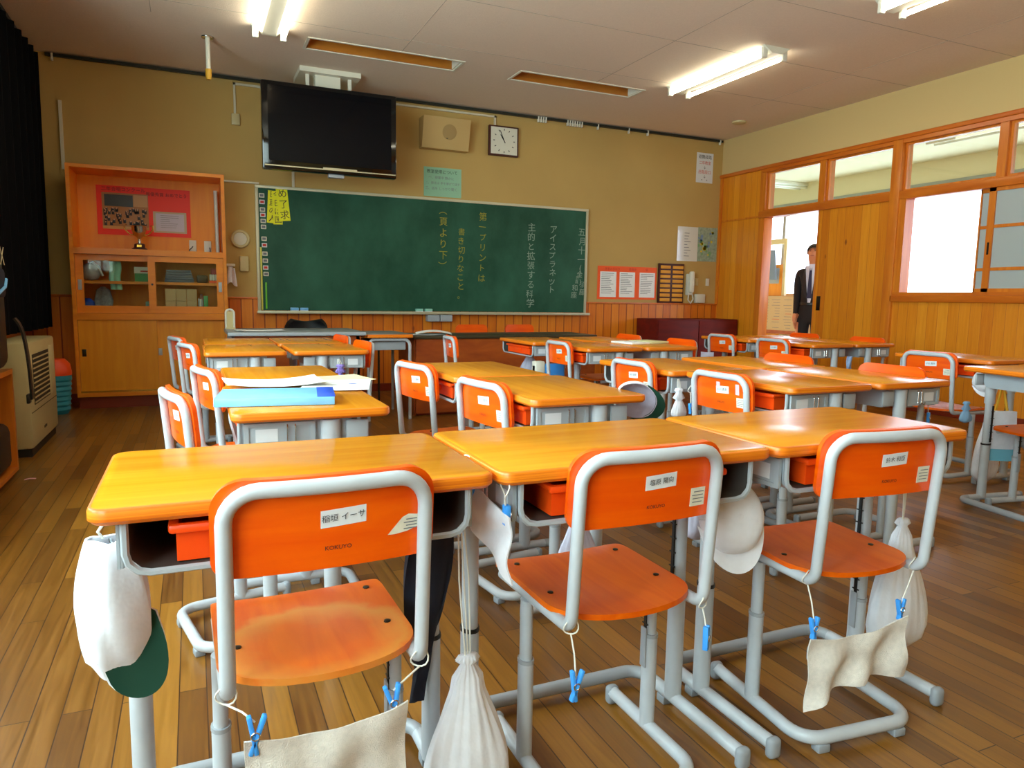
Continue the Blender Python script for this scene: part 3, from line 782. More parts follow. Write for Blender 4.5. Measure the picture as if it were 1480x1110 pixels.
desk(2.708, 2.135, B90, 'school desk whose near corner juts out over the corridor side of the middle right group')
desk(2.716, 2.75, B90, 'school desk farther on the corridor side of the middle right group')
desk(3.975, 4.02, A90, 'school desk nearer of two before the open doorway, orange drawer showing')
desk(3.955, 4.64, A90, 'school desk farther of two before the open doorway, near the dark red cabinet')
desk(4.790, 4.01, B90, 'school desk nearer of two backing on the pine wall by the doorway')
desk(4.795, 4.63, B90, 'school desk farther of two backing on the pine wall by the doorway')
desk(3.895, 2.735, A90, 'school desk against the pine wall side with its orange drawer beyond the lone chair')
desk(3.765, 1.927, math.radians(81), 'school desk cut by the frame edge, grey modesty side and hanging bags in view')

protos = []
def chair(x, y, rz, dz, label, k=None):
    if k is not None:
        c = make_chair(label, k, k == 0, k == 0); c.location = (x, y, dz); c.rotation_euler = (0, 0, rz)
        protos.append(c)
    else:
        c = dup(protos[1 + len(COL.objects) % 3], (x, y, dz), rz, label)
    return c
chair(.172, 1.245, math.radians(1), 0, 'orange school chair with a torn sticker and a worn pale patch on its seat', 0)
chair(.750, 1.250, 0, 0, 'orange school chair with a lone blue peg on a string at each side', 1)
chair(1.352, 1.228, math.radians(-6), 0, 'orange school chair with an oatmeal cloth pegged below, near the full drawstring bag', 2)
chair(.140, 2.165, math.radians(-78), 0, 'orange school chair drawn up to the desk with the blue folder, brightly edge-lit', 3)
F = [
 (.222, 2.805, math.radians(-77), 'orange school chair directly beyond the one at the blue folder'),
 (.092, 4.82, math.radians(-75), 'orange school chair nearest the wooden cabinet'),
 (.155, 4.20, math.radians(-75), 'orange school chair second from the wooden cabinet'),
 (.715, 4.16, math.radians(95), 'orange school chair back peeping over the far left group, closer to the viewer of two'),
 (.705, 4.78, math.radians(95), 'orange school chair back peeping over the far left group, closer to the chalkboard of two'),
 (.994, 2.80, math.radians(-79), 'orange school chair farther of two at the lone middle pair of desks'),
 (1.037, 2.16, math.radians(-82), 'orange school chair nearer of two at the lone middle pair of desks'),
 (1.800, 4.64, math.radians(-96), 'orange school chair pulled out in front of the low dark counter'),
 (2.300, 4.01, A90, 'orange school chair with blue and white bags showing below its back'),
 (2.890, 4.04, B90, 'orange school chair back behind the open book'),
 (2.860, 4.65, B90, 'orange school chair back farther along past the open book'),
 (1.965, 2.668, A90, 'orange school chair beside the hanging white drawstring bag and blue peg'),
 (2.000, 2.125, A90, 'orange school chair whose name label sits on a strip of pink tape'),
 (2.560, 2.14, B90, 'orange school chair back with window gleam at the jutting desk corner, nearer of two'),
 (2.560, 2.73, B90, 'orange school chair back mirrored in the glossy desktop, farther of two'),
 (4.118, 4.63, A90, 'orange school chair in front of the dark red cabinet'),
 (4.075, 4.02, A90, 'orange school chair below the tan handwritten sheet'),
 (4.660, 4.01, B90, 'orange school chair back against the pine wall, nearer of two'),
 (4.640, 4.63, B90, 'orange school chair back below the person, farther of two along the pine wall'),
 (3.975, 2.72, A90, 'orange school chair alone by the pine wall with its seat catching the light'),
 (3.640, 1.985, math.radians(81), 'orange school chair cut by the frame edge, only its seat front in view'),
 (2.47, 6.34, PI, 'orange chair back behind the low dark counter, beside the white papers'),
 (3.00, 6.34, PI + .1, 'orange chair back behind the low dark counter, farther from the white papers'),
]
for x, y, rz, lab in F:
    c = chair(x, y, rz, .0 if y > 6 else .0, lab)
for o in [q for q in COL.objects if q.name.startswith('school_chair')]:
    if 'pink tape' in o['label']:
        tp = MB().box(-.012, .105, -.2100, -.2095, .638, .677, 0)
        tp.v = [Vector((v.x, -.202 - .014 * (1 - (v.x / .165) ** 2) + .0118 + .026 * (.703 - v.z) / .317 + (.0002 if v.y > -.2098 else -.0004), v.z)) for v in tp.v]
        tape = part('tape', tp, 'pink', o, 0, 'pale pink tape under the name label')

# ------------------------------------------------------------------ pegs, cloths, caps and bags hung on desks and chairs
def peg(p, q, label, tilt=0., yaw=0., openup=True, size=.062):
    """p: where the string is tied, q: top of the peg"""
    t = thing('clothespin', label, 'clothespin', q, yaw, 'blue clothespins on strings')
    P = Vector(p) - Vector(q); P = Matrix.Rotation(-yaw, 3, 'Z') @ P
    for s in (-1, 1):
        j = MB(); a = .26 * s
        T = TR(0, 0, -size * .5, ry=tilt) @ TR(0, 0, 0, ry=a if openup else a * .2)
        j.box(s * .0035 - .0035, s * .0035 + .0035, -.0055, .0055, -size * .5, size * .5, 0, .002, T)
        part('jaw', j, 'blue', t)
    part('spring', MB().tube([(.006 * math.cos(a), -.0065, -size * .5 + .006 * math.sin(a)) for a in [2 * PI * k / 10 for k in range(10)]], .0012, 6, 0, closed=True), 'chrome', t)
    s = MB().tube([P, P * .5 + Vector((.002, 0, -.004)), (0, 0, -.012)], .0016, 6)
    rg = Vector((0, .007, .009)); 
    s.tube([P + Vector((.0148 * math.cos(a), .004 * math.sin(a * 2), .0148 * math.sin(a) + .0148)) for a in [2 * PI * k / 14 for k in range(14)]], .0014, 6, 0, closed=True)
    part('string', s, 'string', t)
    return t

def cloth(name, a, b, drop, label, sag=.02, folds=3, amp=.008, mt='towel', skew=0., cat='cloth', nu=26, nv=18, group=None, hem=None):
    a, b = Vector(a), Vector(b); d = (b - a); nrm = Vector((-d.y, d.x, 0)).normalized()
    def fn(u, v):
        p = a + d * u; p.z -= sag * 4 * u * (1 - u) * (1 - .5 * v)
        dr = drop * (1 + skew * (u - .5)) + (hem(u) if hem else 0)
        p.z -= dr * v
        p += nrm * (amp * math.sin(2 * PI * folds * u + 2 * v + .7) * (.25 + v) + .004 * math.sin(9 * v + 5 * u))
        p += d * (.03 * math.sin(3 * v + 4 * u) * v)
        return p
    return solo(name, MB().sheet(fn, nu, nv, .003), mt, label, cat, group, 70)

# chair with the torn sticker: cloth held by two pegs
peg((.025, 1.068, .377), (.062, 1.035, .372), 'blue clothespin holding the near corner of the oatmeal cloth under the torn-sticker chair', .1, 0)
peg((.319, 1.068, .377), (.268, 1.04, .373), 'blue clothespin holding the far corner of the oatmeal cloth under the torn-sticker chair', -.1, 0)
cloth('hand_towel', (.046, 1.03, .337), (.290, 1.04, .342), .19, 'oatmeal hand towel at the bottom frame edge, pegged under the torn-sticker chair', .018, 3, .006, group='oatmeal hand towels')
# chair with two lone pegs
peg((.603, 1.074, .377), (.605, 1.056, .318), 'blue clothespin hanging on the curtain side of the middle near chair', .12, 0, size=.06)
peg((.897, 1.074, .377), (.900, 1.062, .345), 'blue clothespin hanging on the corridor side of the middle near chair', 0, .6, False, size=.05)
# chair with the pegged cloth by the full bag
peg((1.187, 1.086, .377), (1.185, 1.06, .315), 'blue clothespin at the curtain-side corner of the second oatmeal towel', 0, 0, size=.05)
peg((1.479, 1.056, .377), (1.430, 1.045, .322), 'blue clothespin at the corridor-side corner of the second oatmeal towel', 0, 0, size=.05)
cloth('hand_towel', (1.170, 1.052, .270), (1.442, 1.04, .285), .135, 'oatmeal hand towel pegged under the chair by the full drawstring bag', .02, 2.5, .012, skew=.1, group='oatmeal hand towels', hem=lambda u: .04 * (1 - u) ** 4 - .02 * math.sin(PI * u))
# small white cloth under the first desk joint
w = cloth('hand_towel', (.470, 1.25, .632), (.485, 1.075, .606), .098, 'small white hand towel pegged under the joint of two near desks', .004, 1.5, .006, 'white_cloth', hem=lambda u: -.03 * (1 - u) + .02 * u)
peg((.462, 1.24, .652), (.470, 1.235, .640), 'blue clothespin on the far corner of the small white towel', 0, R90, False, .036)
peg((.478, 1.095, .636), (.484, 1.10, .622), 'blue clothespin on the near corner of the small white towel', 0, R90, False, .036)

def cap(loc, R, label, inner='cap_in', under='cap_green', s=1., dh=.086):
    """local: dome up +z, brim forward +y"""
    t = thing('cap', label, 'cap', loc, 0, 'pupils caps'); t.rotation_euler = R; t.scale = (s, s, s)
    def dome(u, v):
        a = 2 * PI * u; b = R90 * (.02 + .98 * v); r = .088
        k = 1 + .012 * math.cos(6 * a) * math.sin(b)
        return (r * k * math.sin(b) ** .8 * math.cos(a) * .93, r * k * math.sin(b) ** .8 * math.sin(a) * 1.08, dh * math.cos(b) ** .7)
    part('crown', MB().sheet(dome, 30, 12, .003, 0, 1), [inner, 'white_cloth'], t, 70)
    part('button', MB().lathe([(.008, dh - .001), (.0075, dh + .003), (.003, dh + .005)], 10), 'white_cloth', t)
    def brim(u, v):
        a = PI * (.08 + .84 * u); x = .083 * math.cos(a); y = .094 * math.sin(a); f = math.sin(PI * u) ** .6
        return (x * (1 + .12 * v), y + .062 * v * f - .01 * v, .004 + .012 * v * f - .006 * (x / .08) ** 2 * v)
    part('brim', MB().sheet(brim, 22, 6, .0035, 0, 1), [under, 'white_cloth'], t, 70)
    return t
def caprot(up, fwd):
    z = Vector(up).normalized(); y = Vector(fwd); y = (y - z * y.dot(z)).normalized(); x = y.cross(z)
    return Matrix((x, y, z)).transposed().to_euler()
def slack_cap(loc, label):
    """a limp cap hung by its back: the crown folds into a ridge, the brim hangs below it showing its lining"""
    e1 = Vector((.913, -.407, 0)); e3 = Vector((-.407, -.913, 0)); t = thing('cap', label, 'cap', loc, 0, 'pupils caps')
    P = lambda r, d, z: e1 * r + e3 * d + Vector((0, 0, z))
    def crown(u, v):
        a = 2 * PI * u; q = v
        L = -.016 - .030 * math.sin(PI * min(1, q * .72 + .10)) + .0 * q; Rr = .030 + .036 * math.sin(PI * (.12 + .66 * q)); dp = .012 + .046 * math.sin(PI * (.06 + .72 * q))
        c, s_ = math.cos(a), math.sin(a); sg = lambda w: math.copysign(abs(w) ** 1.25, w)
        rr = L + (Rr - L) * (.5 + .5 * sg(c)); rr += .012 * max(0, sg(s_)) * (1 - abs(c))
        return P(rr, dp * sg(s_) + .004 * math.sin(5 * a + 6 * q), -.197 * q - .012 * max(0, c) * q + .006 * math.sin(3 * a) * q)
    part('crown', MB().sheet(crown, 40, 16, .003, 0, 1), ['white_cloth', 'white_cloth'], t, 60)
    def brim(u, v):
        f = math.sin(PI * u) ** .55
        i = Vector((.012 + .042 * u, -.175 + .058 * u)); o = Vector((.014 + .022 * u, -.085 * f - .004)) + Vector((.030 * f, 0)) * (.35 + .65 * u)
        p = i + Vector((o.x * v * (.35 + .65 * f), o.y * v))
        return P(p.x, .052 - .075 * u * (1 - .3 * v) - .02 * v * u, p.y)
    part('brim', MB().sheet(brim, 20, 8, .004, 0, 1), ['white_cloth', 'cap_green'], t, 60)
    part('loop', MB().tube([P(.0, 0, .0), P(-.004, .006, .012), P(.004, .004, .024)], .0022, 6), 'string', t)
slack_cap((-.136, 1.205, .606), 'white cap with dark green brim lining on the near row desk end')
cap((1.055, 1.19, .512), caprot((-.25, -.95, .28), (.0, -.35, -1)), 'white cap seen from its crown, hung between two near row desks', under='white_cloth', s=.84, dh=.062)
cap((1.335, 1.98, .645), caprot((.42, .86, .22), (.85, -.36, -.40)), 'white cap showing its lining and green brim under the middle pair desk corner', s=.72)

def drawbag(loc, h, w, label, mt='white_cloth', cord_to=None, squash=.62, rz=0., cat='drawstring bag', lean=(0, 0), group='drawstring bags', knots=True, name='drawstring_bag'):
    """hangs from loc (its drawn neck) downwards"""
    t = thing(name, label, cat, loc, rz, group)
    prof = [(.016, .012), (.022, .002), (.013, -.006), (.028, -.03)]
    for k in range(1, 11):
        z = k / 10; r = w * (.30 + .70 * math.sin(min(1, z * 1.25) * R90) ** 1.2) if z < .82 else w * (1.0 - .55 * ((z - .82) / .18) ** 2.2)
        prof.append((r, -.03 - (h - .03) * z))
    prof.append((w * .2, -h - .004))
    def wob(q, a): 
        f = max(0, 1 - q * 1.1)
        return .10 * f * math.sin(17 * a) + .05 * math.sin(5 * a + 7 * q) + .03 * math.sin(3 * a - 4 * q)
    b = MB().lathe(prof, 56, 0, 1, squash, wob=wob)
    for v in b.v: v.x += lean[0] * -v.z; v.y += lean[1] * -v.z
    part('pouch', b, mt, t, 80)
    if cord_to:
        c = Matrix.Rotation(-rz, 3, 'Z') @ (Vector(cord_to) - Vector(loc)); cd = MB()
        for k, o in enumerate((-.006, 0, .006)): cd.tube([(o, .004 * (k - 1), 0), c * .5 + Vector((o * 1.8, .004 * (k - 1), 0)), c + Vector((o * .6, 0, 0))], .0016, 6)
        part('cord', cd, 'string', t)
    return t
drawbag((.440, 1.165, .315), .29, .082, 'long white drawstring bag by the torn-sticker chair, hanging low on thin cords', cord_to=(.438, 1.21, .61))
drawbag((1.645, 1.215, .42), .33, .088, 'full white drawstring bag behind the chair with the second oatmeal towel', cord_to=(1.650, 1.22, .61))
drawbag((1.872, 2.455, .598), .115, .036, 'small white drawstring bag beside the chair in front of the glossy desk', cord_to=(1.862, 2.452, .65))
# navy cloth bag behind the long white one
nb = MB().sheet(lambda u, v: (.412 + (u - .5) * (.012 + .085 * math.sin(PI * min(1, v * 1.15 + .05)) ** .7) - .012 * v + .03 * max(0, v - .75) * -2, 1.30 + .012 * math.sin(7 * u + 3 * v), .60 - .37 * v - (.06 * v * (1 - u))), 8, 18, .012)
solo('cloth_bag', nb, 'navy', 'dark navy cloth bag hanging behind the long white drawstring bag', 'bag', smooth=70)
# things under and beyond the near row
t = thing('plastic_bag', 'crumpled blue plastic bag hung between the second and third near row desks', 'bag', (1.168, 1.42, .52))
pb = MB().lathe([(.01, .08), (.02, .07), (.036, .04), (.044, 0), (.040, -.03), (.012, -.045)], 24, 0, 1, .7, wob=lambda q, a: .18 * math.sin(5 * a + 8 * q) + .1 * math.sin(9 * a))
part('pouch', pb, mat('pale_blue_film', (120, 150, 214), .3), t, 20)
part('string', MB().tube([(0, 0, .07), (-.03, -.06, .13)], .0016, 6), 'string', t)
peg((1.135, 1.36, .62), (1.128, 1.352, .575), 'blue clothespin on the crumpled blue plastic bag', .6, .3, False, .04)
drawbag((1.305, 1.60, .50), .20, .055, 'white bag hanging beyond the third near row desk', 'lilac_cloth', (1.30, 1.60, .60))
drawbag((1.045, 1.835, .345), .22, .07, 'white pleated bag showing below the back of the chair with two lone pegs', 'lilac_cloth', (1.05, 1.86, .60), .45, name='cloth_bag', cat='bag')
peg((1.815, 2.31, .612), (1.811, 2.30, .572), 'blue clothespin hanging under the desk beside the pink tape chair', 0, .4, True, .045)
peg((2.805, 2.01, .60), (2.81, 2.0, .528), 'blue clothespin hanging under the jutting desk corner', 0, .3, False, .045)
# middle right side bags
drawbag((2.31, 4.86, .578), .17, .075, 'pale blue and white bag hanging under the full orange drawer desk', 'lilac_cloth', (2.31, 4.86, .60), name='cloth_bag', cat='bag')
s = MB().box(2.08, 2.30, 4.28, 4.34, .40, .54, 0, .012)
s.box(2.08, 2.15, 4.275, 4.345, .45, .56, 1, .01)
solo('book_bag', s, ['blue', 'white_pl'], 'blue and white flat bag seen below the chair beside the orange drawers', 'bag')
cloth('hand_towel', (3.86, 4.80, .56), (3.93, 4.72, .56), .16, 'white hand towel under the chair in front of the dark red cabinet', .004, 1, .006, 'lilac_cloth')
cloth('hand_towel', (4.28, 3.70, .60), (4.33, 3.70, .60), .17, 'narrow blue and white hand towel under the desk before the doorway', .0, 1, .006, mat('blue_white_cloth', (150, 176, 222), .9, var=.3, vscale=30))
# bags on the desk cut by the frame
L81 = Matrix.Translation((3.765, 1.927, 0)) @ Matrix.Rotation(math.radians(81), 4, 'Z')
def at(x, y, z): return tuple(L81 @ Vector((x, y, z)))
drawbag((3.80, 2.37, .40), .345, .088, 'big plain white bag at the back of the cluster hanging by the frame-edge desk leg', 'white_cloth', (3.80, 2.33, .60), .5, name='tote_bag', cat='bag')
t = thing('tote_bag', 'white tote bag with a blue print and yellow straps hanging on the frame-edge desk', 'bag', (3.70, 2.255, .36), math.radians(-30))
bg = MB().sheet(lambda u, v: ((u - .5) * (.10 + .04 * v), -.012 * math.sin(PI * u) - .01, .095 - .245 * v), 8, 10, .03)
pbag = part('pouch', bg, 'white_cloth', t, 60)
part('blue_base', MB().sheet(lambda u, v: ((u - .5) * .142, -.012 * math.sin(PI * u) - .0135, -.095 - .058 * v), 8, 3, .033), mat('aqua_cloth', (120, 190, 214), .9), t, 60)
part('print', MB().tube([(.02 + .026 * math.cos(a), -.0245, -.03 + .026 * math.sin(a)) for a in [R90 * k / 4 - .6 for k in range(12)]], .007, 6), 'blue', t)
part('strap', MB().tube([(-.03, -.012, .085), (-.012, -.01, .17), (.0, 0, .245), (.012, -.01, .17), (.03, -.012, .085)], .0065, 6), 'yellow_strap', t)
drawbag((3.73, 2.125, .47), .19, .05, 'grey checked bag behind the yellow-strapped tote', 'grey_cloth', (3.735, 2.13, .60), name='cloth_bag', cat='bag')
drawbag((3.765, 2.47, .455), .10, .04, 'pale blue bag between the lone pine wall chair and the frame-edge desk', mat('sky_cloth', (140, 180, 214), .9), name='cloth_bag', cat='bag')
cap((3.81, 2.42, .575), caprot((-.7, -.5, .4), (0, -.3, -.9)), 'white cap under the lone pine wall chair, beside a desk leg', under='white_cloth', s=.6)
# small odds hanging on the far left group
drawbag((.71, 3.842, .60), .09, .026, 'small blue and pink charm pouch under the far left group', mat('patchwork', (140, 120, 200), .8, var=.5, vscale=80), (.70, 3.85, .64), name='charm_pouch', cat='pouch')

# ------------------------------------------------------------------ papers and folder on desks
def sheet(x, y, w, d, rz, label, curl=.0, z=ZD, mt='paper', group='loose papers', name='paper_sheet', marks=None, cat='paper'):
    t = thing(name, label, cat, (x, y, z), rz, group)
    p = part('page', MB().sheet(lambda u, v: ((u - .5) * w, (v - .5) * d, .0012 + curl * (u - .5) ** 2 * 4 + curl * .5 * (v - .5) ** 2 * 4), 10, 8, .0006), mt, t, 60)
    if marks:
        m = MB()
        for k in range(marks): m.box(-w * .36, w * random.uniform(.1, .36), d * (.3 - .6 * k / marks), d * (.3 - .6 * k / marks) + .003, .0019 + curl * .1, .0021 + curl * .1)
        part('lettering', m, 'ink_grey', p, 0)
    return t
t = thing('folder', 'light blue plastic folder lying across the near end of a left desk', 'folder', (.192, 2.06, ZD), math.radians(-8))
part('cover', MB().box(-.135, .165, -.105, .105, .001, .004, 0, .001).box(-.135, .165, -.105, .105, .019, .022, 0, .001).box(-.139, -.134, -.105, .105, .001, .022, 0, .002).box(-.135, .165, -.108, -.103, .001, .022, 0, .002), 'blue_lt', t)
part('flap', MB().box(.12, .167, -.10, .10, .0222, .0238, 0, .0005), 'blue_dk', t)
part('pages', MB().box(-.13, .155, -.1, .1, .0045, .0185), 'paper', t)
sheet(.235, 2.42, .30, .21, math.radians(4), 'white paper curling beside the folder towards the curtain', .012, ZD + .0005)
sheet(.42, 2.34, .21, .28, math.radians(-14), 'white printed sheet with a small blue mark, at the aisle edge of the folder desk', .002, ZD + .002, marks=5)
part('printed_mark', MB().lathe([(.009, .0022), (.007, .0025)], 10, 0, 1.6, 1, TR(.05, .03, 0)), 'blue_dk', [o for o in COL.objects if 'small blue mark' in o.get('label', '')][0])
sheet(.46, 2.53, .20, .19, math.radians(12), 'cream sheet peeping out beyond the printed one on the folder desk', .002, ZD + .0005, mat('cream_paper', (244, 228, 170), .6))
sheet(.20, 2.225, .16, .08, math.radians(-5), 'small white slip lying just beyond the blue folder', .0, ZD + .0004)
t = thing('book', 'open book with a pale green page near the seam of the group before the chalkboard', 'book', (2.80, 4.14, ZD), math.radians(8))
part('page', MB().box(-.16, -.002, -.11, .11, .001, .012, 0, .002), 'paper', t)
part('page', MB().box(.002, .17, -.11, .11, .001, .016, 0, .002), mat('pale_green_page', (214, 210, 160), .6), t)
# ------------------------------------------------------------------ chalkboard and what is stuck to it
BX0, BX1, BZ0, BZ1 = .569, 4.155, .796, 1.996
def chalkboard():
    t = thing('chalkboard', 'long green chalkboard with white and yellow chalk writing', 'chalkboard', ((BX0 + BX1) / 2, Yf, BZ0))
    w, h = (BX1 - BX0) / 2, BZ1 - BZ0
    part('writing_surface', MB().box(-w + .02, w - .02, -.032, -.002, .03, h - .02), 'board', t, 0)
    fr = MB().box(-w, w, -.045, -.001, h - .028, h, 0, .004).box(-w, -w + .028, -.045, -.001, .02, h - .028, 0, .004).box(w - .028, w, -.045, -.001, .02, h - .028, 0, .004)
    part('frame', fr, mat('aluminium_board_frame', (206, 200, 170), .45, .2), t)
    part('chalk_tray', MB().box(-w - .01, w + .012, -.11, -.001, 0, .016, 0, .004).box(-w - .01, w + .012, -.114, -.108, 0, .028, 0, .002), mat('tray_metal', (196, 190, 160), .4, .3), t)
    X = lambda u: u - (BX0 + BX1) / 2
    ch = mat('white_chalk', (148, 168, 152), .9); yc = mat('yellow_chalk', (158, 150, 52), .9)
    def col(txt, x, z, size, m, sp=1.0):
        b = MB()
        for k, c in enumerate(txt):
            if c != ' ': b.text(c, size * random.uniform(.9, 1.08), FRONT(X(x) + random.uniform(-.008, .008), -.0335, z - BZ0 - k * size * sp) @ Matrix.Rotation(random.uniform(-.08, .08), 4, 'Z'))
        part('chalk_writing', b, m, t, 0)
    col('五月十一', 4.085, 1.73, .105, ch, .98)
    col('(金)', 4.07, 1.33, .085, ch, .9)
    col('須藤', 4.10, 1.14, .085, ch, 1.0); col('和座', 4.0, 1.10, .08, ch, 1.0); col('日直', 4.03, 1.22, .045, ch)
    col('アイスプラネット', 3.71, 1.74, .095, ch, 1.0)
    col('主的と拡張する科学', 3.44, 1.75, .10, ch, 1.04)
    col('第一プリントは', 2.86, 1.83, .09, yc, 1.2)
    col('書き切りなこと。', 2.62, 1.66, .085, yc, 1.12)
    col('︵頁より下︶', 2.42, 1.87, .10, yc, 1.15)
chalkboard()

cards = [(.72, 1.80, .085, .30, .06, 'yellow card with handwriting, lowest of the three fanned at the board corner', '日直の人'),
         (.765, 1.795, .085, .31, -.03, 'yellow card with handwriting, middle of the three fanned at the board corner', '今日は国'),
         (.82, 1.825, .105, .30, -.09, 'yellow card with large handwriting, topmost of the three fanned at the board corner', 'め了求')]
for k, (x, z, w, h, r, lab, tx) in enumerate(cards):
    t = thing('yellow_card', lab, 'card', (x, Yf - .0335 - .002 * k, z), 0, 'yellow cards on the chalkboard')
    p = part('card', MB().box(-w / 2, w / 2, -.0015, -.0003, -h / 2, h / 2, 0, 0, TR(0, 0, 0, ry=r)), 'yellow_paper', t, 0)
    b = MB(); n = len(tx)
    for i, c in enumerate(tx): b.text(c, .07 if k < 2 else .088, TR(0, 0, 0, ry=r) @ FRONT(.004, -.0018, h * (.5 - (i + .5) / n)))
    part('lettering', b, 'ink', p, 0)
mz = [1.90, 1.84, 1.77, 1.72, 1.665, 1.61, 1.50, 1.44, 1.36, 1.295, 1.23, 1.17]
for k, z in enumerate(mz):
    red = k in (1, 3, 7, 10)
    b = MB().box(-.024, .024, -.008, 0, -.02, .02, 0, .003)
    b.box(-.016, .016, -.009, -.0078, -.011, .011, 1)
    o = part('board_magnet', b, [['label', 'ink_red'], ['label_old', 'ink_grey']][0 if red else 1], None); o.location = (.628 + .002 * k, Yf - .0325, z)
    ords = ['topmost', 'second', 'third', 'fourth', 'fifth', 'sixth', 'seventh', 'eighth', 'ninth', 'tenth', 'eleventh', 'lowest']
    tag(o, '%s of the small %s magnet tiles down the cabinet-side edge of the board' % (ords[k], 'red-marked' if red else 'grey-marked') if k not in (0, 11) else '%s of the small square magnet tiles down the cabinet-side edge of the board' % ords[k], 'magnet', 'magnet tiles on the board')
def wallbox(name, label, cat, x0, x1, z0, z1, y0, y1, m, bev=.003, group=None):
    return solo(name, MB().box(x0, x1, Yf - y1, Yf - y0, z0, z1, 0, bev), m, label, cat, group)
wallbox('pointer_stick', 'thin lime green stick standing at the bottom cabinet-side corner of the board', 'stick', .640, .655, .84, 1.09, .034, .046, 'green_lt')
wallbox('ruler', 'long pale yellow ruler against the cabinet-side frame of the board', 'ruler', .600, .616, .83, 1.42, .0455, .052, mat('pale_yellow', (214, 206, 90), .5), .001)
for k, (x, lab) in enumerate(((.90, 'blue and white chalk eraser on the tray under the board, nearest the cabinet'), (.99, 'blue and white chalk eraser beside another on the tray'), (2.15, 'pale chalk eraser on the tray under the middle of the board'), (2.25, 'pale chalk eraser at the middle of the tray, towards the corridor'))):
    t = thing('chalk_eraser', lab, 'eraser', (x, Yf - .075, BZ0 + .0165), 0, 'chalk erasers on the tray')
    part('felt', MB().box(-.038, .038, -.025, .025, 0, .016, 0, .003), 'white_cloth', t)
    part('back', MB().box(-.038, .038, -.025, .025, .016, .042, 0, .006), 'blue_lt' if k < 2 else 'mintcloth', t)
t = thing('eraser_cleaner', 'pale grey double box fixed under the middle of the chalk tray', 'box', (2.37, Yf - .06, .722))
for s in (-1, 1): part('box', MB().box(s * .07 - .066, s * .07 + .066, -.045, .045, 0, .07, 0, .008), 'steel', t)

# ------------------------------------------------------------------ front wall fittings
t = thing('curtain_rail', 'thin dark curtain rail running along the top of the front wall', 'curtain rail', (0, Yf, 2.927))
part('rail', MB().box(-1.05, 6.02, -.045, -.02, -.012, .012).box(-1.05, 6.02, -.02, -.001, .004, .012), 'rail', t, 0)
for x in (-1.0, 3.50, 3.53, 3.56, 3.59, 3.86, 3.89, 3.92, 3.95, 3.98, 4.01, 4.04, 4.25, 4.66, 4.92, 5.98):
    part('runner', MB().box(x - .008, x + .008, -.048, -.017, -.045, .016, 0, .003), 'white_pl', t)
t = thing('speaker', 'beige wedge shaped loudspeaker high on the front wall beside the television', 'speaker', (2.42, Yf, 2.48))
pr = [(-.001, 0), (-.10, .0), (-.17, .30), (-.001, .30)]
b = MB(); b.prism([(p[0], p[1]) for p in pr], -.25, .25, 'x'); part('speaker_box', b, mat('speaker_beige', (196, 164, 104), .6), t, 0)
g = MB().lathe([(.075, 0), (.075, .003), (.07, .004)], 24, 0, 1, 1, TR(.03, -.140, .165, rx=R90 + .23)); part('grille', g, mat('speaker_cloth', (170, 140, 88), .8), t)
part('badge', MB().box(.0, .018, -.1305, -.124, .10, .112), 'ink', t, 0)
t = thing('wall_clock', 'square white wall clock with a thin dark frame', 'clock', (3.095, Yf, 2.64))
part('frame', MB().box(-.17, .17, -.045, -.001, -.155, .155, 0, .006), 'maroon', t)
f = part('face', MB().box(-.152, .152, -.047, -.0445, -.138, .138), mat('clock_face', (222, 220, 204), .4), t, 0)
for k in range(12):
    a = PI * k / 6; r = .125; part('hour_mark', MB().box(-.004, .004, -.0485, -.0472, r - .018, r, 0, 0, TR(0, 0, 0, ry=a)), 'ink', f, 0)
part('hand', MB().box(-.004, .004, -.050, -.0487, -.02, .075, 0, 0, TR(ry=math.radians(-34))), 'ink', t, 0)
part('hand', MB().box(-.003, .003, -.0515, -.0502, -.025, .115, 0, 0, TR(ry=math.radians(-24))), 'ink', t, 0)

def paper(name, label, cat, x0, x1, z0, z1, m, lines, group=None, th=.003):
    t = thing(name, label, cat, ((x0 + x1) / 2, Yf, z0), 0, group)
    w, h = (x1 - x0) / 2, z1 - z0
    p = part('sheet', MB().box(-w, w, -th, -.0005, 0, h), m, t, 0)
    by = {}
    for it in lines:
        by.setdefault(it[4], MB()).text(it[0], it[3], FRONT(it[1] - (x0 + x1) / 2, -th - .0007, it[2] - z0))
    for k, v in by.items(): part('lettering', v, k, p, 0)
    return t, p
paper('mint_notice', 'mint green laminated notice above the chalkboard', 'notice', 2.22, 2.63, 2.015, 2.31, 'mint', [('教室使用について', 2.42, 2.265, .042, 'ink'), ('一、授業中 静かに', 2.41, 2.205, .034, 'ink_grey'), ('二、発言は 手を挙げて話す', 2.425, 2.150, .031, 'ink_grey'), ('三、話を しっかり聞く', 2.41, 2.095, .034, 'ink_grey')])
def bars(w, h, n, th, m0=.1, seed=0):
    b = MB(); rnd = random.Random(seed)
    for k in range(n):
        z = h * (.93 - .86 * k / n); b.box(-w * .85, -w * .85 + w * 1.7 * rnd.uniform(.45, 1), -th - .0012, -th - .0002, z, z + h * .018)
    return b
t, p = paper('orange_poster', 'orange poster holding three white printed sheets beside the board', 'poster', 4.32, 5.145, .985, 1.37, 'orange_paper', [('学習の手引き', 4.52, 1.335, .035, 'ink_red'), ('委員会', 4.80, 1.335, .035, 'ink_red'), ('係', 5.0, 1.335, .035, 'ink_red')])
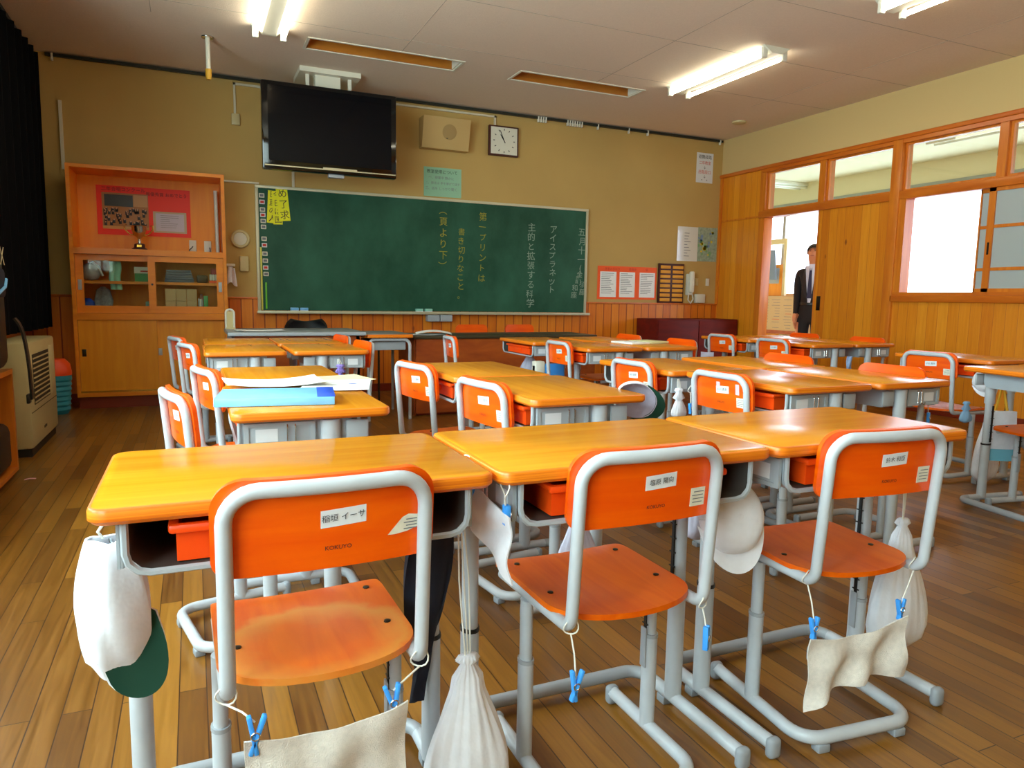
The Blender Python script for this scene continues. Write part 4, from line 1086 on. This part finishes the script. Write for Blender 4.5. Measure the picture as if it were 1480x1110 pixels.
for k, (a, b) in enumerate(((4.355, 4.575), (4.62, 4.835), (4.90, 5.12))):
    q = part('white_sheet', MB().box(a - 4.7325, b - 4.7325, -.0045, -.0032, .025, .32), 'paper', t, 0)
    l = bars((b - a) / 2, .29, 12, .0045, seed=k)
    for v in l.v: v.x += (a + b) / 2 - 4.7325; v.z += .028
    part('lettering', l, 'ink_grey', q, 0)
t = thing('name_tag_board', 'dark framed board with two columns of amber wooden tags', 'tag board', (5.345, Yf, .95))
part('frame', MB().box(-.185, .185, -.03, -.001, 0, .475, 0, .003), 'maroon', t)
for c, (a, b) in enumerate(((-.165, -.02), (.012, .168))):
    for r in range(8):
        part('tag', MB().box(a, b, -.037, -.0295, .02 + r * .056, .058 + r * .056, 0, .003), 'amber', t)
t = thing('wall_telephone', 'white wall intercom handset beside the tag board', 'telephone', (5.62, Yf, 1.05))
part('cradle', MB().box(-.045, .045, -.05, -.001, .0, .26, 0, .012), 'white_pl', t)
part('handset', MB().box(-.035, .035, -.09, -.05, .03, .29, 0, .018), 'white_metal', t)
part('cord', MB().tube([(-.01, -.03, .01), (-.03, -.05, -.06), (.01, -.05, -.10), (.05, -.045, -.05), (.04, -.04, .01)], .008, 8), 'white_pl', t)
wallbox('switch_plate', 'cream switch plate just beside the wall intercom', 'switch', 5.715, 5.765, 1.17, 1.26, .0005, .014, 'cream')
wallbox('switch_plate', 'cream switch plate farther from the wall intercom, near the corner', 'switch', 5.885, 5.935, 1.17, 1.26, .0005, .014, 'white_pl')
wallbox('junction_box', 'pale square box on the wall below the intercom', 'box', 5.715, 5.855, .955, 1.065, .0005, .05, 'white_pl', .008)
paper('evacuation_notice', 'white notice with black and red writing high in the corner', 'notice', 5.665, 5.915, 2.42, 2.775, 'label', [('避難経路', 5.79, 2.725, .05, 'ink'), ('二年教室', 5.79, 2.655, .045, 'ink_red'), ('↓', 5.79, 2.60, .05, 'ink'), ('西階段口', 5.79, 2.545, .048, 'ink_red'), ('↓', 5.79, 2.49, .05, 'ink'), ('・ ・', 5.79, 2.45, .06, 'ink')])
t, p = paper('white_notice', 'glossy white notice beside the coloured map', 'notice', 5.43, 5.735, 1.465, 1.88, mat('glossy_white_sheet', (222, 222, 214), .15, coat=.6), [])
part('lettering', (lambda l: l)(bars(.06, .36, 9, .003, seed=9)), 'ink_grey', p, 0)
t = thing('wall_map', 'map in grey, green and yellow on the front wall near the corner', 'map', (5.8835, Yf, 1.47))
rnd = random.Random(3); b = MB().box(-.1465, .1465, -.003, -.0005, 0, .415)
for k in range(26):
    x, z = rnd.uniform(-.135, .11), rnd.uniform(.03, .37); r = rnd.uniform(.012, .03)
    b.prism([(x + r * math.cos(a) * rnd.uniform(.6, 1.2), z + r * math.sin(a) * rnd.uniform(.6, 1.2)) for a in [PI * q / 3 for q in range(6)]], -.0042, -.0032, 'y', 1 + k % 3)
part('sheet', b, [mat('map_grey', (150, 170, 150), .3, var=.25, vscale=30), mat('map_yellow', (220, 200, 50), .4), mat('map_green', (120, 170, 120), .4), mat('map_blue', (120, 150, 190), .4)], t, 0)
# round and square fittings between cabinet and board
t = thing('round_vent', 'round cream dial fitting between the cabinet and the chalkboard', 'wall fitting', (.43, Yf, 1.49))
part('rim', MB().lathe([(.085, 0), (.085, .02), (.078, .028), (.062, .028), (.06, .018), (.0, .018)], 32, 0, 1, 1, TR(rx=R90)), 'cream', t, 40)
part('face', MB().lathe([(.058, .0185), (.05, .021), (.01, .022)], 24, 0, 1, 1, TR(rx=R90)), 'white_pl', t, 40)
wallbox('thermostat', 'small cream box under the round dial fitting', 'box', .42, .495, 1.19, 1.33, .0005, .04, 'cream', .006)
t = thing('towel_hook', 'pale plastic hook arm with a cloth rag beside the cabinet', 'hook', (.345, Yf, 1.06))
part('arm', MB().box(-.05, .03, -.08, -.001, .17, .195, 0, .006), 'white_pl', t)
part('rag', MB().sheet(lambda u, v: (-.01 + .08 * (u - .35) * (.6 + .4 * v), -.05 - .01 * math.sin(9 * u), .175 - .17 * v + .02 * math.sin(5 * u)), 8, 8, .008), 'white_cloth', t, 60)
def conduit(pts, label, w=.018):
    b = MB()
    for (x0, z0), (x1, z1) in zip(pts[:-1], pts[1:]): b.box(min(x0, x1) - w / 2, max(x0, x1) + w / 2, Yf - .022, Yf - .0005, min(z0, z1) - w / 2, max(z0, z1) + w / 2)
    return solo('cable_conduit', b, mat('conduit_white', (216, 208, 184), .5), label, 'conduit', 'surface cable conduits', 0)
conduit([(-.965, 2.02), (-.965, 2.56)], 'upright white cable conduit above the cabinet, near the curtain', .024)
conduit([(.415, 2.60), (.415, 2.885), (3.0, 2.885), (3.0, 2.80)], 'long white cable conduit running behind the television to the clock')
conduit([(.30, 2.012), (.60, 2.012)], 'short white cable conduit from the cabinet to the board corner', .016)
conduit([(.92, 2.0), (.92, 2.14)], 'short upright conduit stub between the board and the television', .022)
wallbox('outlet_box', 'small pale outlet box at the end of the long conduit, above the cabinet', 'outlet', .385, .455, 2.52, 2.62, .0005, .03, 'cream', .004)

# ------------------------------------------------------------------ television hung from the ceiling
t = thing('television', 'large flat black television hung from the ceiling in front of the wall', 'television', (1.175, 6.66, 2.05))
part('casing', MB().box(-.585, .585, -.03, .06, 0, .735, 0, .012), 'black_gloss', t)
part('screen', MB().box(-.535, .535, -.0325, -.0295, .075, .70), mat('dark_screen', (3, 5, 12), .06, spec=.2), t, 0)
part('silver_strip', MB().box(-.57, .575, -.034, -.0285, .028, .038).box(-.08, .22, -.035, -.0285, .03, .05), mat('silver_trim', (226, 222, 190), .25, .6), t, 0)
part('sensor', MB().box(-.03, .11, -.01, .04, -.03, 0, 0, .008), 'steel', t)
part('mount_pole', MB().box(-.12, .10, .07, .19, .55, .86).box(-.2, .2, .06, .09, .2, .6), 'white_metal', t, 0)
part('mount_plate', MB().box(-.26, .27, .0, .42, .855, .898).box(-.2, -.17, .08, .1, .72, .86).box(.17, .2, .08, .1, .72, .86), 'white_metal', t, 0)

# ------------------------------------------------------------------ ceiling lamps
def lamp(x, y, label):
    t = thing('ceiling_light', label, 'ceiling light', (x, y, Zc), 0, 'twin tube ceiling lights')
    part('housing', MB().prism([(-.13, -.001), (-.05, -.052), (.05, -.052), (.13, -.001)], -.63, .63, 'y'), 'white_metal', t, 0)
    for s in (-1, 1):
        l = MB().tube([(s * .10, -.585, -.062), (s * .10, .585, -.062)], .0165, 12); part('lamp_tube', l, 'tubelight', t)
        for e in (-1, 1): part('lamp_holder', MB().box(s * .10 - .022, s * .10 + .022, e * .60 - .014, e * .60 + .014, -.088, -.008, 0, .005), 'white_pl', t)
    return t
lamp(.59, 5.26, 'twin tube ceiling light at the top edge, in front of the television')
lamp(4.22, 5.13, 'twin tube ceiling light in full view over the corridor side')
lamp(4.28, 2.94, 'twin tube ceiling light cut by the top edge, nearer the viewer on the corridor side')
t = thing('ceiling_pole', 'white pole with a yellow tip hanging from the ceiling above the cabinet', 'pole', (.175, 6.28, Zc))
part('flange', MB().lathe([(.045, -.012), (.048, -.006), (.045, -.001)], 20), 'chrome', t)
part('pole', MB().tube([(0, 0, -.01), (0, 0, -.26)], .017, 12), 'white_metal', t)
part('tip', MB().lathe([(.018, -.32), (.022, -.30), (.024, -.245), (.016, -.24)], 12), mat('yellow_tape', (226, 170, 50), .5), t)
t = thing('smoke_detector', 'round cream smoke detector on the ceiling near the far corner', 'smoke detector', (5.58, 6.47, Zc))
part('base', MB().lathe([(.06, -.022), (.075, -.014), (.078, -.001)], 24), 'cream', t)

# ------------------------------------------------------------------ cabinet
def cabinet():
    x0, x1, y0, y1 = -.90, .285, 6.845, 7.262
    t = thing('cabinet', 'tall wooden cabinet with open top, glass doors in the middle and plain doors below', 'cabinet', ((x0 + x1) / 2, (y0 + y1) / 2, 0))
    w, d = (x1 - x0) / 2, (y1 - y0) / 2
    b = MB()
    for s in (-1, 1): b.box(s * w, s * (w - .028), -d, d, .10, 2.0)
    b.box(-w + .028, w - .028, -d, d, 1.972, 2.0).box(-w + .028, w - .028, -d - .006, d, 1.285, 1.335).box(-w + .028, w - .028, -d - .006, d, .745, .80).box(-w + .028, w - .028, -d, d, .10, .135)
    part('carcass', b, 'oak_fr', t, 0)
    part('back_panel', MB().box(-w + .028, w - .028, d - .012, d - .002, .135, 1.972), 'oak_in', t, 0)
    part('plinth', MB().box(-w + .01, w - .01, -d + .03, d, 0, .10), 'kick', t, 0)
    part('shelf', MB().box(-w + .028, w - .028, -d + .06, d - .012, 1.045, 1.068), 'oak_fr', t, 0)
    # glass sliding doors
    for n, (a, c, y) in enumerate(((-w + .03, .03, -d + .034), (-.03, w - .03, -d + .006))):
        f = MB(); e = .055
        f.box(a, a + e, y, y + .024, .802, 1.283).box(c - e, c, y, y + .024, .802, 1.283).box(a + e, c - e, y, y + .024, .802, .862).box(a + e, c - e, y, y + .024, 1.235, 1.283)
        o = part('glass_door', f, 'oak_fr', t, 0)
        part('pane', MB().box(a + e, c - e, y + .010, y + .014, .862, 1.235), 'glass_cab', o, 0)
        px = a + .027 if n == 0 else c - .027
        part('finger_pull', MB().box(px - .014, px + .014, y - .003, y, .99, 1.075, 0, .001), 'steel', o)
        if n: part('lock', MB().lathe([(.009, 0), (.009, .004)], 12, 0, 1, 1, TR(a + .03, y, 1.045, rx=R90)), 'ink', o)
    for n, (a, c, y) in enumerate(((-w + .03, .02, -d + .008), (-.02, w - .03, -d + .034))):
        o = part('wooden_door', MB().box(a, c, y, y + .022, .150, .742), 'oak', t, 0)
        px = a + .035 if n == 0 else a + .06
        part('finger_pull', MB().box(px - .015, px + .015, y - .003, y, .44, .50, 0, .001), 'dark_metal' if n == 0 else 'steel', o)
    part('door_track', MB().box(-w + .028, w - .028, -d + .0, -d + .035, .135, .150), 'gold', t, 0)
    return x0, x1, y0, y1
cx0, cx1, cy0, cy1 = cabinet()
# on the open top of the cabinet
yb_ = cy1 - .0125
t = thing('class_poster', 'red poster with a group photograph and a certificate, inside the cabinet top', 'poster', (-.36, yb_, 1.475))
part('card', MB().box(-.37, .37, -.004, -.001, 0, .42), 'red_paper', t, 0)
g = MB().box(-.33, .03, -.0055, -.0042, .05, .36, 0).box(-.31, -.09, -.0065, -.0056, .245, .345, 1).box(-.085, .025, -.0065, -.0056, .25, .35, 2).box(-.33, .03, -.0065, -.0056, .05, .075, 3)
rnd = random.Random(5)
for k in range(44):
    x, z = rnd.uniform(-.31, .01), rnd.uniform(.09, .225); g.box(x - .011, x + .011, -.007, -.0058, z - .018, z + .012, 1, .002)
    g.box(x - .005, x + .005, -.0078, -.0071, z + .006, z + .017, 4, .001)
part('photograph', g, [mat('photo_brown', (168, 110, 50), .4), mat('photo_dark', (30, 26, 30), .4), mat('photo_tan', (196, 150, 90), .4), mat('photo_floor', (206, 150, 70), .4), mat('photo_face', (196, 150, 110), .5)], t)
c = part('certificate', MB().box(.065, .335, -.0055, -.0042, .035, .22), mat('certificate_edge', (196, 180, 150), .5), t, 0)
part('certificate_field', MB().box(.085, .315, -.0062, -.0056, .05, .205), 'paper_lilac', c, 0)
l = bars(.09, .14, 7, .0062, seed=2)
for v in l.v: v.x += .20; v.z += .055
part('lettering', l, 'ink_grey', c, 0)
b = MB(); b.text('二年合唱コンクール', .038, FRONT(-.16, -.0048, .39), 0).text('最優秀賞 おめでとう', .036, FRONT(.18, -.0048, .365), 0)
part('lettering', b, mat('dark_red_ink', (120, 10, 10), .6), t, 0)
t = thing('trophy', 'small silver two-handled trophy cup on the cabinet', 'trophy', (-.40, 7.02, 1.3355)); t.scale = (1.2, 1.2, 1.15)
part('base', MB().lathe([(.05, 0), (.05, .012), (.036, .02), (.034, .045), (.026, .05)], 20), 'maroon', t, 40)
part('cup', MB().lathe([(.014, .05), (.01, .07), (.012, .09), (.034, .11), (.047, .14), (.05, .175), (.053, .18), (.049, .182), (.04, .14), (.02, .115)], 24), 'chrome', t, 50)
for s in (-1, 1): part('handle', MB().tube([(s * .03, 0, .11), (s * .06, 0, .118), (s * .088, 0, .15), (s * .092, 0, .185), (s * .075, 0, .182)], .0045, 8), 'gold', t, 50)
part('plaque', MB().box(-.015, .015, -.0385, -.034, .022, .04), 'gold', t, 0)
for k, (x, lab) in enumerate(((.02, 'pale outlet with a black cord inside the cabinet top, nearer the trophy'), (.145, 'pale outlet with a black cord inside the cabinet top, farther from the trophy'))):
    t = thing('power_outlet', lab, 'outlet', (x, yb_, 1.355), 0, 'outlets in the cabinet top')
    part('plate', MB().box(-.03, .03, -.012, -.001, 0, .1, 0, .003), 'white_pl', t)
    part('cord', MB().tube([(.0, -.014, .045), (-.01, -.025, .03), (-.03, -.03, .012), (-.033, -.03, -.012)] if k == 0 else [(.015, -.014, .04), (.02, -.022, .02), (.018, -.024, -.012)], .004, 6), 'black', t)
solo('paper_roll', MB().tube([(.228, 7.17, 1.337), (.222, 7.17, 1.90)], .016, 12), 'white_pl', 'slim white roll standing upright in the cabinet top', 'roll')
# behind the glass doors
def net_ball(): 
    t = thing('ball_bag', 'white netted ball bag at the curtain end behind the cabinet glass', 'bag', (-.775, 7.02, 1.069))
    part('ball', MB().lathe([(.005, 0), (.05, .012), (.075, .05), (.075, .09), (.05, .13), (.02, .148)], 20), mat('grey_white_leather', (170, 170, 180), .5, var=.3, vscale=18), t, 60)
    part('net', MB().tube([(.0, -.03, .14), (.02, -.03, .155), (.06, -.03, .12), (.09, -.03, .04)], .01, 8), 'white_cloth', t)
net_ball()
solo('blue_pouch', MB().lathe([(.02, 0), (.055, .02), (.05, .09), (.02, .12)], 16, 0, 1, .8, TR(-.81, 7.03, .801)), 'blue_dk', 'blue pouch at the curtain end of the lower glass shelf', 'pouch')
solo('white_mesh_bag', MB().lathe([(.02, 0), (.06, .02), (.07, .1), (.05, .19), (.015, .22)], 20, 0, 1, .7, TR(-.70, 7.1, .801), wob=lambda q, a: .12 * math.sin(7 * a)), mat('mesh_grey', (170, 172, 180), .8, var=.3, vscale=40), 'crumpled grey-white bag on the lower glass shelf', 'bag')
solo('folded_towel', MB().sheet(lambda u, v: (-.63 + .085 * u + .006 * math.sin(8 * v), 6.938 - .004 * math.sin(12 * u), 1.232 - .235 * v), 10, 10, .003), 'mintcloth', 'mint green towel hanging behind the cabinet glass', 'towel')
t = thing('document_box', 'green and white box on the upper glass shelf', 'box', (-.37, 7.03, 1.0685))
part('carton', MB().box(-.075, .075, -.06, .06, 0, .12), 'green', t, 0); part('lid', MB().box(-.077, .077, -.062, .062, .07, .124), 'white_pl', t, 0); part('mark', MB().box(-.03, .03, -.064, -.0621, .082, .094), 'red', t, 0)
for k in range(4):
    solo('papers_stack', MB().box(-.78 + .02 * k, -.54 - .015 * k, 6.93, 7.035, .802 + .0145 * k, .815 + .0145 * k, 0, .002), ['cream', 'steel', 'paper_tan', 'black'][k], ['bottom cream bundle of the stack on the lower glass shelf', 'grey bundle second from the bottom on the lower glass shelf', 'tan bundle third from the bottom on the lower glass shelf', 'dark bundle on top of the stack on the lower glass shelf'][k], 'papers', 'bundles behind the glass')
t = thing('desk_tidy', 'small dark tidy with white caps on the lower glass shelf by the door joint', 'tidy', (-.365, 6.97, .801))
part('body', MB().box(-.045, .045, -.04, .04, 0, .05, 0, .006), 'navy', t); part('cap', MB().box(-.005, .035, -.02, .02, .05, .1, 0, .01), 'mintcloth', t)
for k in range(5):
    solo('magazine', MB().box(-.215 + .004 * k, .02 - .006 * k, 6.93, 7.12, 1.0695 + .0215 * k, 1.089 + .0215 * k, 0, .002), mat('bluegrey_cover_%d' % k, (70 + 10 * k, 86 + 8 * k, 110 + 6 * k), .5), '%s of five blue-grey magazines lying on the upper glass shelf' % ['lowest', 'second from bottom', 'middle', 'second from top', 'topmost'][k], 'magazine', 'magazines behind the glass')
solo('black_case', MB().box(.04, .13, 6.96, 7.1, 1.0695, 1.135, 0, .012), 'black', 'black case beside the blue-grey magazines behind the glass', 'case')
t = thing('white_bottle_crate', 'white and orange gridded little box at the corridor end behind the glass', 'box', (.19, 6.96, 1.0695))
b = MB()
for i in range(4): b.box(-.046 + .023 * i + .001, -.025 + .023 * i, -.03, .03, .022, .075, 0, .003)
part('bottle', b, 'white_pl', t); part('tray', MB().box(-.048, .046, -.033, .033, 0, .021), 'orange_plastic', t, 0)
solo('red_box', MB().box(.16, .225, 7.02, 7.1, 1.0695, 1.2, 0, .004), 'red', 'red box behind the white and orange gridded one', 'box')
for i in range(3):
    for j in range(2):
        solo('cardboard_box', MB().box(-.215 + .085 * i, -.133 + .085 * i, 6.95, 7.08, .8015 + .106 * j, .906 + .106 * j, 0, .002), 'paper_tan', 'tan carton, %s, %s on the lower glass shelf' % (['nearest the door joint', 'middle of its row', 'nearest the green book'][i], 'bottom row' if j == 0 else 'top row'), 'carton', 'tan cartons behind the glass')
for i in range(3): solo('file', MB().box(.047 + .013 * i, .058 + .013 * i, 6.96, 7.09, .8015, .93 - .004 * i, 0, .001), ['steel', 'white_pl', 'steel'][i], 'thin upright file, %s of three beside the green book' % ['first', 'middle', 'last'][i], 'file', 'thin files behind the glass')
solo('green_book', MB().box(.092, .127, 6.95, 7.09, .8015, .955, 0, .003), 'green', 'bright green upright book on the lower glass shelf', 'book')
solo('pink_charm', MB().lathe([(.006, 0), (.018, .012), (.016, .05), (.008, .065)], 12, 0, 1, 1, TR(.075, 7.13, .9)), 'pink', 'small white-pink bottle top above the green book', 'ornament')
for o in [q for q in COL.objects if q.name.startswith('pink_charm')]: o.location.z = .8015; o.scale = (1, 1, 2.6)

# ------------------------------------------------------------------ furniture along the front
t = thing('teacher_desk', 'grey steel teacher desk with papers in front of the chalkboard', 'desk', (.70, 5.78, 0))
part('desktop', MB().box(-.48, .50, -.335, .335, .675, .705, 0, .008), 'grey_top', t)
part('front_panel', MB().box(-.45, .47, -.30, -.285, .10, .672), 'brown_wood', t, 0)
part('edge_strip', MB().box(-.48, .50, -.342, -.3355, .678, .702, 0, .002), 'steel', t)
for s in (-1, 1): part('pedestal', MB().box(s * .46, s * .455 - s * .02, -.30, .30, .0, .674), 'steel', t, 0)
part('drawer', MB().box(-.02, .43, .27, .30, .55, .67), 'steel', t, 0)
t = thing('letter_rack', 'small cream framed rack at the cabinet end of the teacher desk', 'rack', (.262, 6.0, .7055))
part('frame', MB().tube(fillet([(-.03, 0, 0), (-.03, 0, .15), (.03, 0, .15), (.03, 0, 0)], .03), .008, 8), 'white_pl', t, 40)
part('tray', MB().box(-.03, .03, -.05, .05, .0, .012).box(-.022, .022, -.002, .002, .012, .135), 'cream', t, 0)
sheet(.45, 5.62, .34, .20, .05, 'white paper lying at the cabinet end of the teacher desk', .006, .7055)
t = thing('office_chair', 'black office chair back showing behind the teacher desk', 'chair', (.90, 6.45, 0))
part('backrest', MB().sheet(lambda u, v: ((u - .5) * .34 * math.sin(PI * (.15 + .7 * u) ) ** .0 * (1 if v < .7 else math.sqrt(max(.02, 1 - ((v - .7) / .3) ** 2 * .55))), .04 * (2 * u - 1) ** 2 * -1, .50 + .25 * v), 12, 10, .04), 'black', t, 60)
part('seat', MB().slab(.44, .42, .08, .40, .46, .02, 0, -.22), 'black', t, 40)
part('column', MB().tube([(0, -.2, .06), (0, -.2, .40)], .025, 12).box(-.03, .03, -.02, .02, .42, .6), 'dark_metal', t)
b = MB()
for k in range(5):
    a = 2 * PI * k / 5 + .3; b.tube([(0, -.2, .075), (.26 * math.cos(a), -.2 + .26 * math.sin(a), .05)], .018, 8); b.lathe([(.02, 0), (.026, .02), (.02, .045)], 10, 0, 1, 1, TR(.26 * math.cos(a), -.2 + .26 * math.sin(a), 0))
part('star_base', b, 'black', t)
t = thing('side_table', 'small wood topped table with a bent grey tube frame beside the teacher desk', 'table', (1.40, 5.78, 0))
part('tabletop', MB().slab(.37, .62, .02, .655, .682, .004, 0, 0, 0, 1), ['grey_top', 'desk_edge'], t, 40)
for s in (-1, 1): part('tube_frame', MB().tube(fillet([(-.165, s * .27, 0), (-.165, s * .27, .640), (.165, s * .27, .640), (.165, s * .27, 0)], .05), .013, 10), 'tube', t, 40)
part('drawer_box', MB().box(-.14, .14, -.24, .24, .555, .625, 0, .006), 'steel', t)
part('back_post', MB().box(.03, .045, .24, .255, .0, .56), 'dark_metal', t, 0)
t = thing('low_counter', 'long low counter with a dark top and red-brown front under the chalkboard', 'counter', (2.49, 5.88, 0))
part('top', MB().box(-.87, .85, -.27, .27, .635, .660, 0, .004), mat('dark_laminate', (58, 48, 30), .35), t)
part('front_panel', MB().box(-.84, .82, -.25, -.23, .02, .634), 'brown_wood', t, 0)
for s in (-1, 1): part('end_panel', MB().box(s * .84 - .012, s * .84 - .012 + .02, -.228, .25, 0, .634), 'brown_wood', t, 0)
part('plinth', MB().box(-.82, .80, -.22, .22, 0, .06), 'kick', t, 0)
sheet(1.78, 5.80, .30, .21, .35, 'white paper at the cabinet end of the low counter, underneath another', .004, .6605)
sheet(1.86, 5.83, .30, .21, -.25, 'white curled paper on top at the cabinet end of the low counter', -.022, .699)
t = thing('low_cabinet', 'dark red low cabinet in the corner by the doorway', 'cabinet', (5.46, 7.03, 0))
part('carcass', MB().box(-.60, .57, -.19, .225, .06, .765, 0, .003), 'red_wood', t)
part('door', MB().box(-.585, -.02, -.205, -.191, .09, .745, 0, .002), 'red_wood', t); part('door', MB().box(-.01, .555, -.205, -.191, .09, .745, 0, .002), 'red_wood', t)
part('plinth', MB().box(-.58, .55, -.17, .22, 0, .06), 'black', t, 0)

# ------------------------------------------------------------------ curtain side
def curtain():
    t = thing('blackout_curtain', 'long black curtain hanging in folds along the window wall', 'curtain', (-1.13, 5.8, .68))
    def fn(u, v):
        y = -1.35 + 2.68 * u; a = 2 * PI * 15 * u + .6 * math.sin(7 * u)
        return (.045 * math.sin(a) * (.7 + .3 * v) + .03 * math.sin(3 * a * .31), y + .012 * math.cos(a), 2.18 * v)
    part('fabric', MB().sheet(fn, 240, 6, .004), 'curtain', t, 80)
    part('rail', MB().box(-.02, .02, -1.38, 1.36, 2.18, 2.21), 'rail', t, 0)
    part('bracket', MB().box(-.18, .0, -.9, -.87, 2.19, 2.205).box(-.18, 0, .9, .93, 2.19, 2.205), 'rail', t, 0)
curtain()
t = thing('fan_heater', 'beige floor standing fan heater by the window wall', 'heater', (-.98, 5.335, 0))
part('casing', MB().box(-.115, .10, -.425, .425, .05, .675, 0, .018), 'heater', t, 40)
part('base', MB().box(-.10, .085, -.40, .40, 0, .05), 'heater_dk', t, 0)  # dark block stands in for the shaded gap under the casing
part('grille_recess', MB().box(.098, .102, -.33, .18, .30, .60), 'heater_dk', t, 0)
for k in range(10): part('louvre', MB().box(.1015, .106, -.325, .175, .310 + k * .029, .318 + k * .029), 'heater', t, 0)
part('control_strip', MB().box(.0995, .103, .22, .36, .30, .62, 0, .002), mat('control_beige', (206, 190, 140), .4), t)
part('front_seam', MB().box(.0995, .1015, -.42, .42, .262, .266), 'heater_dk', t, 0)
part('emblem', MB().box(.1, .1025, -.08, 0, .12, .135), 'dark_metal', t, 0)
t = thing('floor_bin', 'teal ribbed bin with an orange lid in the corner behind the heater', 'bin', (-1.02, 6.66, 0))
b = MB()
pr = [(.075, 0)] + [q for k in range(7) for q in ((.088 + .003 * k, .02 + .04 * k), (.096 + .003 * k, .035 + .04 * k))] + [(.112, .31), (.10, .312)]
part('tub', b.lathe(pr, 24), 'teal', t, 30)
part('lid', MB().lathe([(.115, .312), (.116, .33), (.105, .40), (.07, .44), (.02, .445)], 24, 0, 1, 1), 'orange_plastic', t, 40)
t = thing('wooden_cubby', 'low orange wooden cubby shelf by the window wall at the frame edge', 'shelf', (-1.06, 3.86, 0))
part('top', MB().box(-.2, .185, -.72, .61, .545, .57), 'timber', t, 0)
for y in (-.72, -.06, .585): part('upright', MB().box(-.2, .185, y, y + .025, .05, .544), 'timber_v', t, 0)
part('bottom', MB().box(-.2, .185, -.72, .61, .03, .05), 'timber', t, 0)
part('back_panel', MB().box(-.215, -.201, -.72, .61, .0, .57), 'red_wood', t, 0)
part('plinth', MB().box(-.18, .16, -.70, .59, 0, .03), 'kick', t, 0)
def sportsbag():
    t = thing('sports_bag', 'black sports bag with pale lettering and blue piping on top of the cubby shelf', 'bag', (-.99, 4.15, .572))
    part('body', MB().box(-.17, .125, -.42, .26, 0, .66, 0, .07, seg=4), 'black', t, 60)
    part('flap', MB().box(-.17, .135, -.36, .22, .36, .52, 0, .03, seg=3), 'navy', t, 60)
    b = MB().text('EX', .13, TR(.1265, .25, .57, rx=R90, rz=R90), 0, 'RIGHT'); part('lettering', b, mat('pale_lettering', (236, 226, 180), .5), t, 0)
    part('piping', MB().tube([(.137, -.3, .40), (.139, .0, .385), (.139, .16, .42), (.137, .2, .46)], .008, 8), 'blue_lt', t)
    part('strap', MB().sheet(lambda u, v: (.15 + .05 * math.sin(PI * v * .5), .215 + .05 * u + .02 * v, .26 - .42 * v + .1 * math.sin(PI * v)), 3, 14, .01), 'black', t, 60)
    part('buckle', MB().box(.185, .2, .22, .275, -.18, -.13, 0, .005), 'black', t)
sportsbag()
solo('black_satchel', MB().box(-1.2, -.885, 3.95, 4.42, .051, .30, 0, .05, seg=3), 'black', 'black satchel stowed in the cubby shelf', 'bag', smooth=60)
solo('scrap_paper', MB().sheet(lambda u, v: (-.83 + .05 * u, 4.33 + .02 * v + .006 * u, .001 + .004 * math.sin(PI * u)), 6, 3, .001), 'pink', 'pale pink paper scrap on the floor near the cubby shelf', 'scrap')
# ------------------------------------------------------------------ camera, daylight, exposure
cam = bpy.data.cameras.new('camera'); co = bpy.data.objects.new('camera', cam); COL.objects.link(co)
f_px, yaw, pit, rol, ch = 1033.49, *[math.radians(a) for a in (24.037, 6.832, .908)], .9762
cy, sy, cp, sp, cr, sr = math.cos(yaw), math.sin(yaw), math.cos(pit), math.sin(pit), math.cos(rol), math.sin(rol)
xh, fh = Vector((cy, -sy, 0)), Vector((sy, cy, 0)); up = fh * sp + Vector((0, 0, cp)); D = fh * cp - Vector((0, 0, sp))
Rv, Uv = xh * cr + up * sr, up * cr - xh * sr
m = Matrix((Rv, Uv, -D)).transposed().to_4x4(); m.translation = (0, 0, ch)
co.matrix_world = m
cam.sensor_fit = 'HORIZONTAL'; cam.sensor_width = 36; cam.lens = f_px / 1480 * 36; cam.clip_start = .02; cam.clip_end = 100
sc.camera = co

w = bpy.data.worlds.new('sky'); sc.world = w; w.use_nodes = True
bg = w.node_tree.nodes['Background']; bg.inputs[0].default_value = (.86, .94, 1.06, 1); bg.inputs[1].default_value = 14.0

def portal(name, loc, rot, sx, sy_):
    l = bpy.data.lights.new(name, 'AREA'); l.shape = 'RECTANGLE'; l.size = sx; l.size_y = sy_; l.cycles.is_portal = True
    o = bpy.data.objects.new(name, l); COL.objects.link(o); o.location = loc; o.rotation_euler = rot
    return o
portal('window_daylight', (Xl - .13, 1.375, 1.7), (0, -R90, 0), 1.7, 5.5)
portal('corridor_daylight', (9.46, 5.6, 1.85), (0, R90, 0), 1.5, 13.2)

sc.view_settings.view_transform = 'Standard'; sc.view_settings.look = 'None'
sc.view_settings.gamma = 1.0; sc.view_settings.use_curve_mapping = False
sc.view_settings.exposure = 0.55
sc.cycles.use_denoising = True
sc.cycles.max_bounces = 8; sc.cycles.diffuse_bounces = 5; sc.cycles.glossy_bounces = 4; sc.cycles.transparent_max_bounces = 12
sc.cycles.sample_clamp_indirect = 8
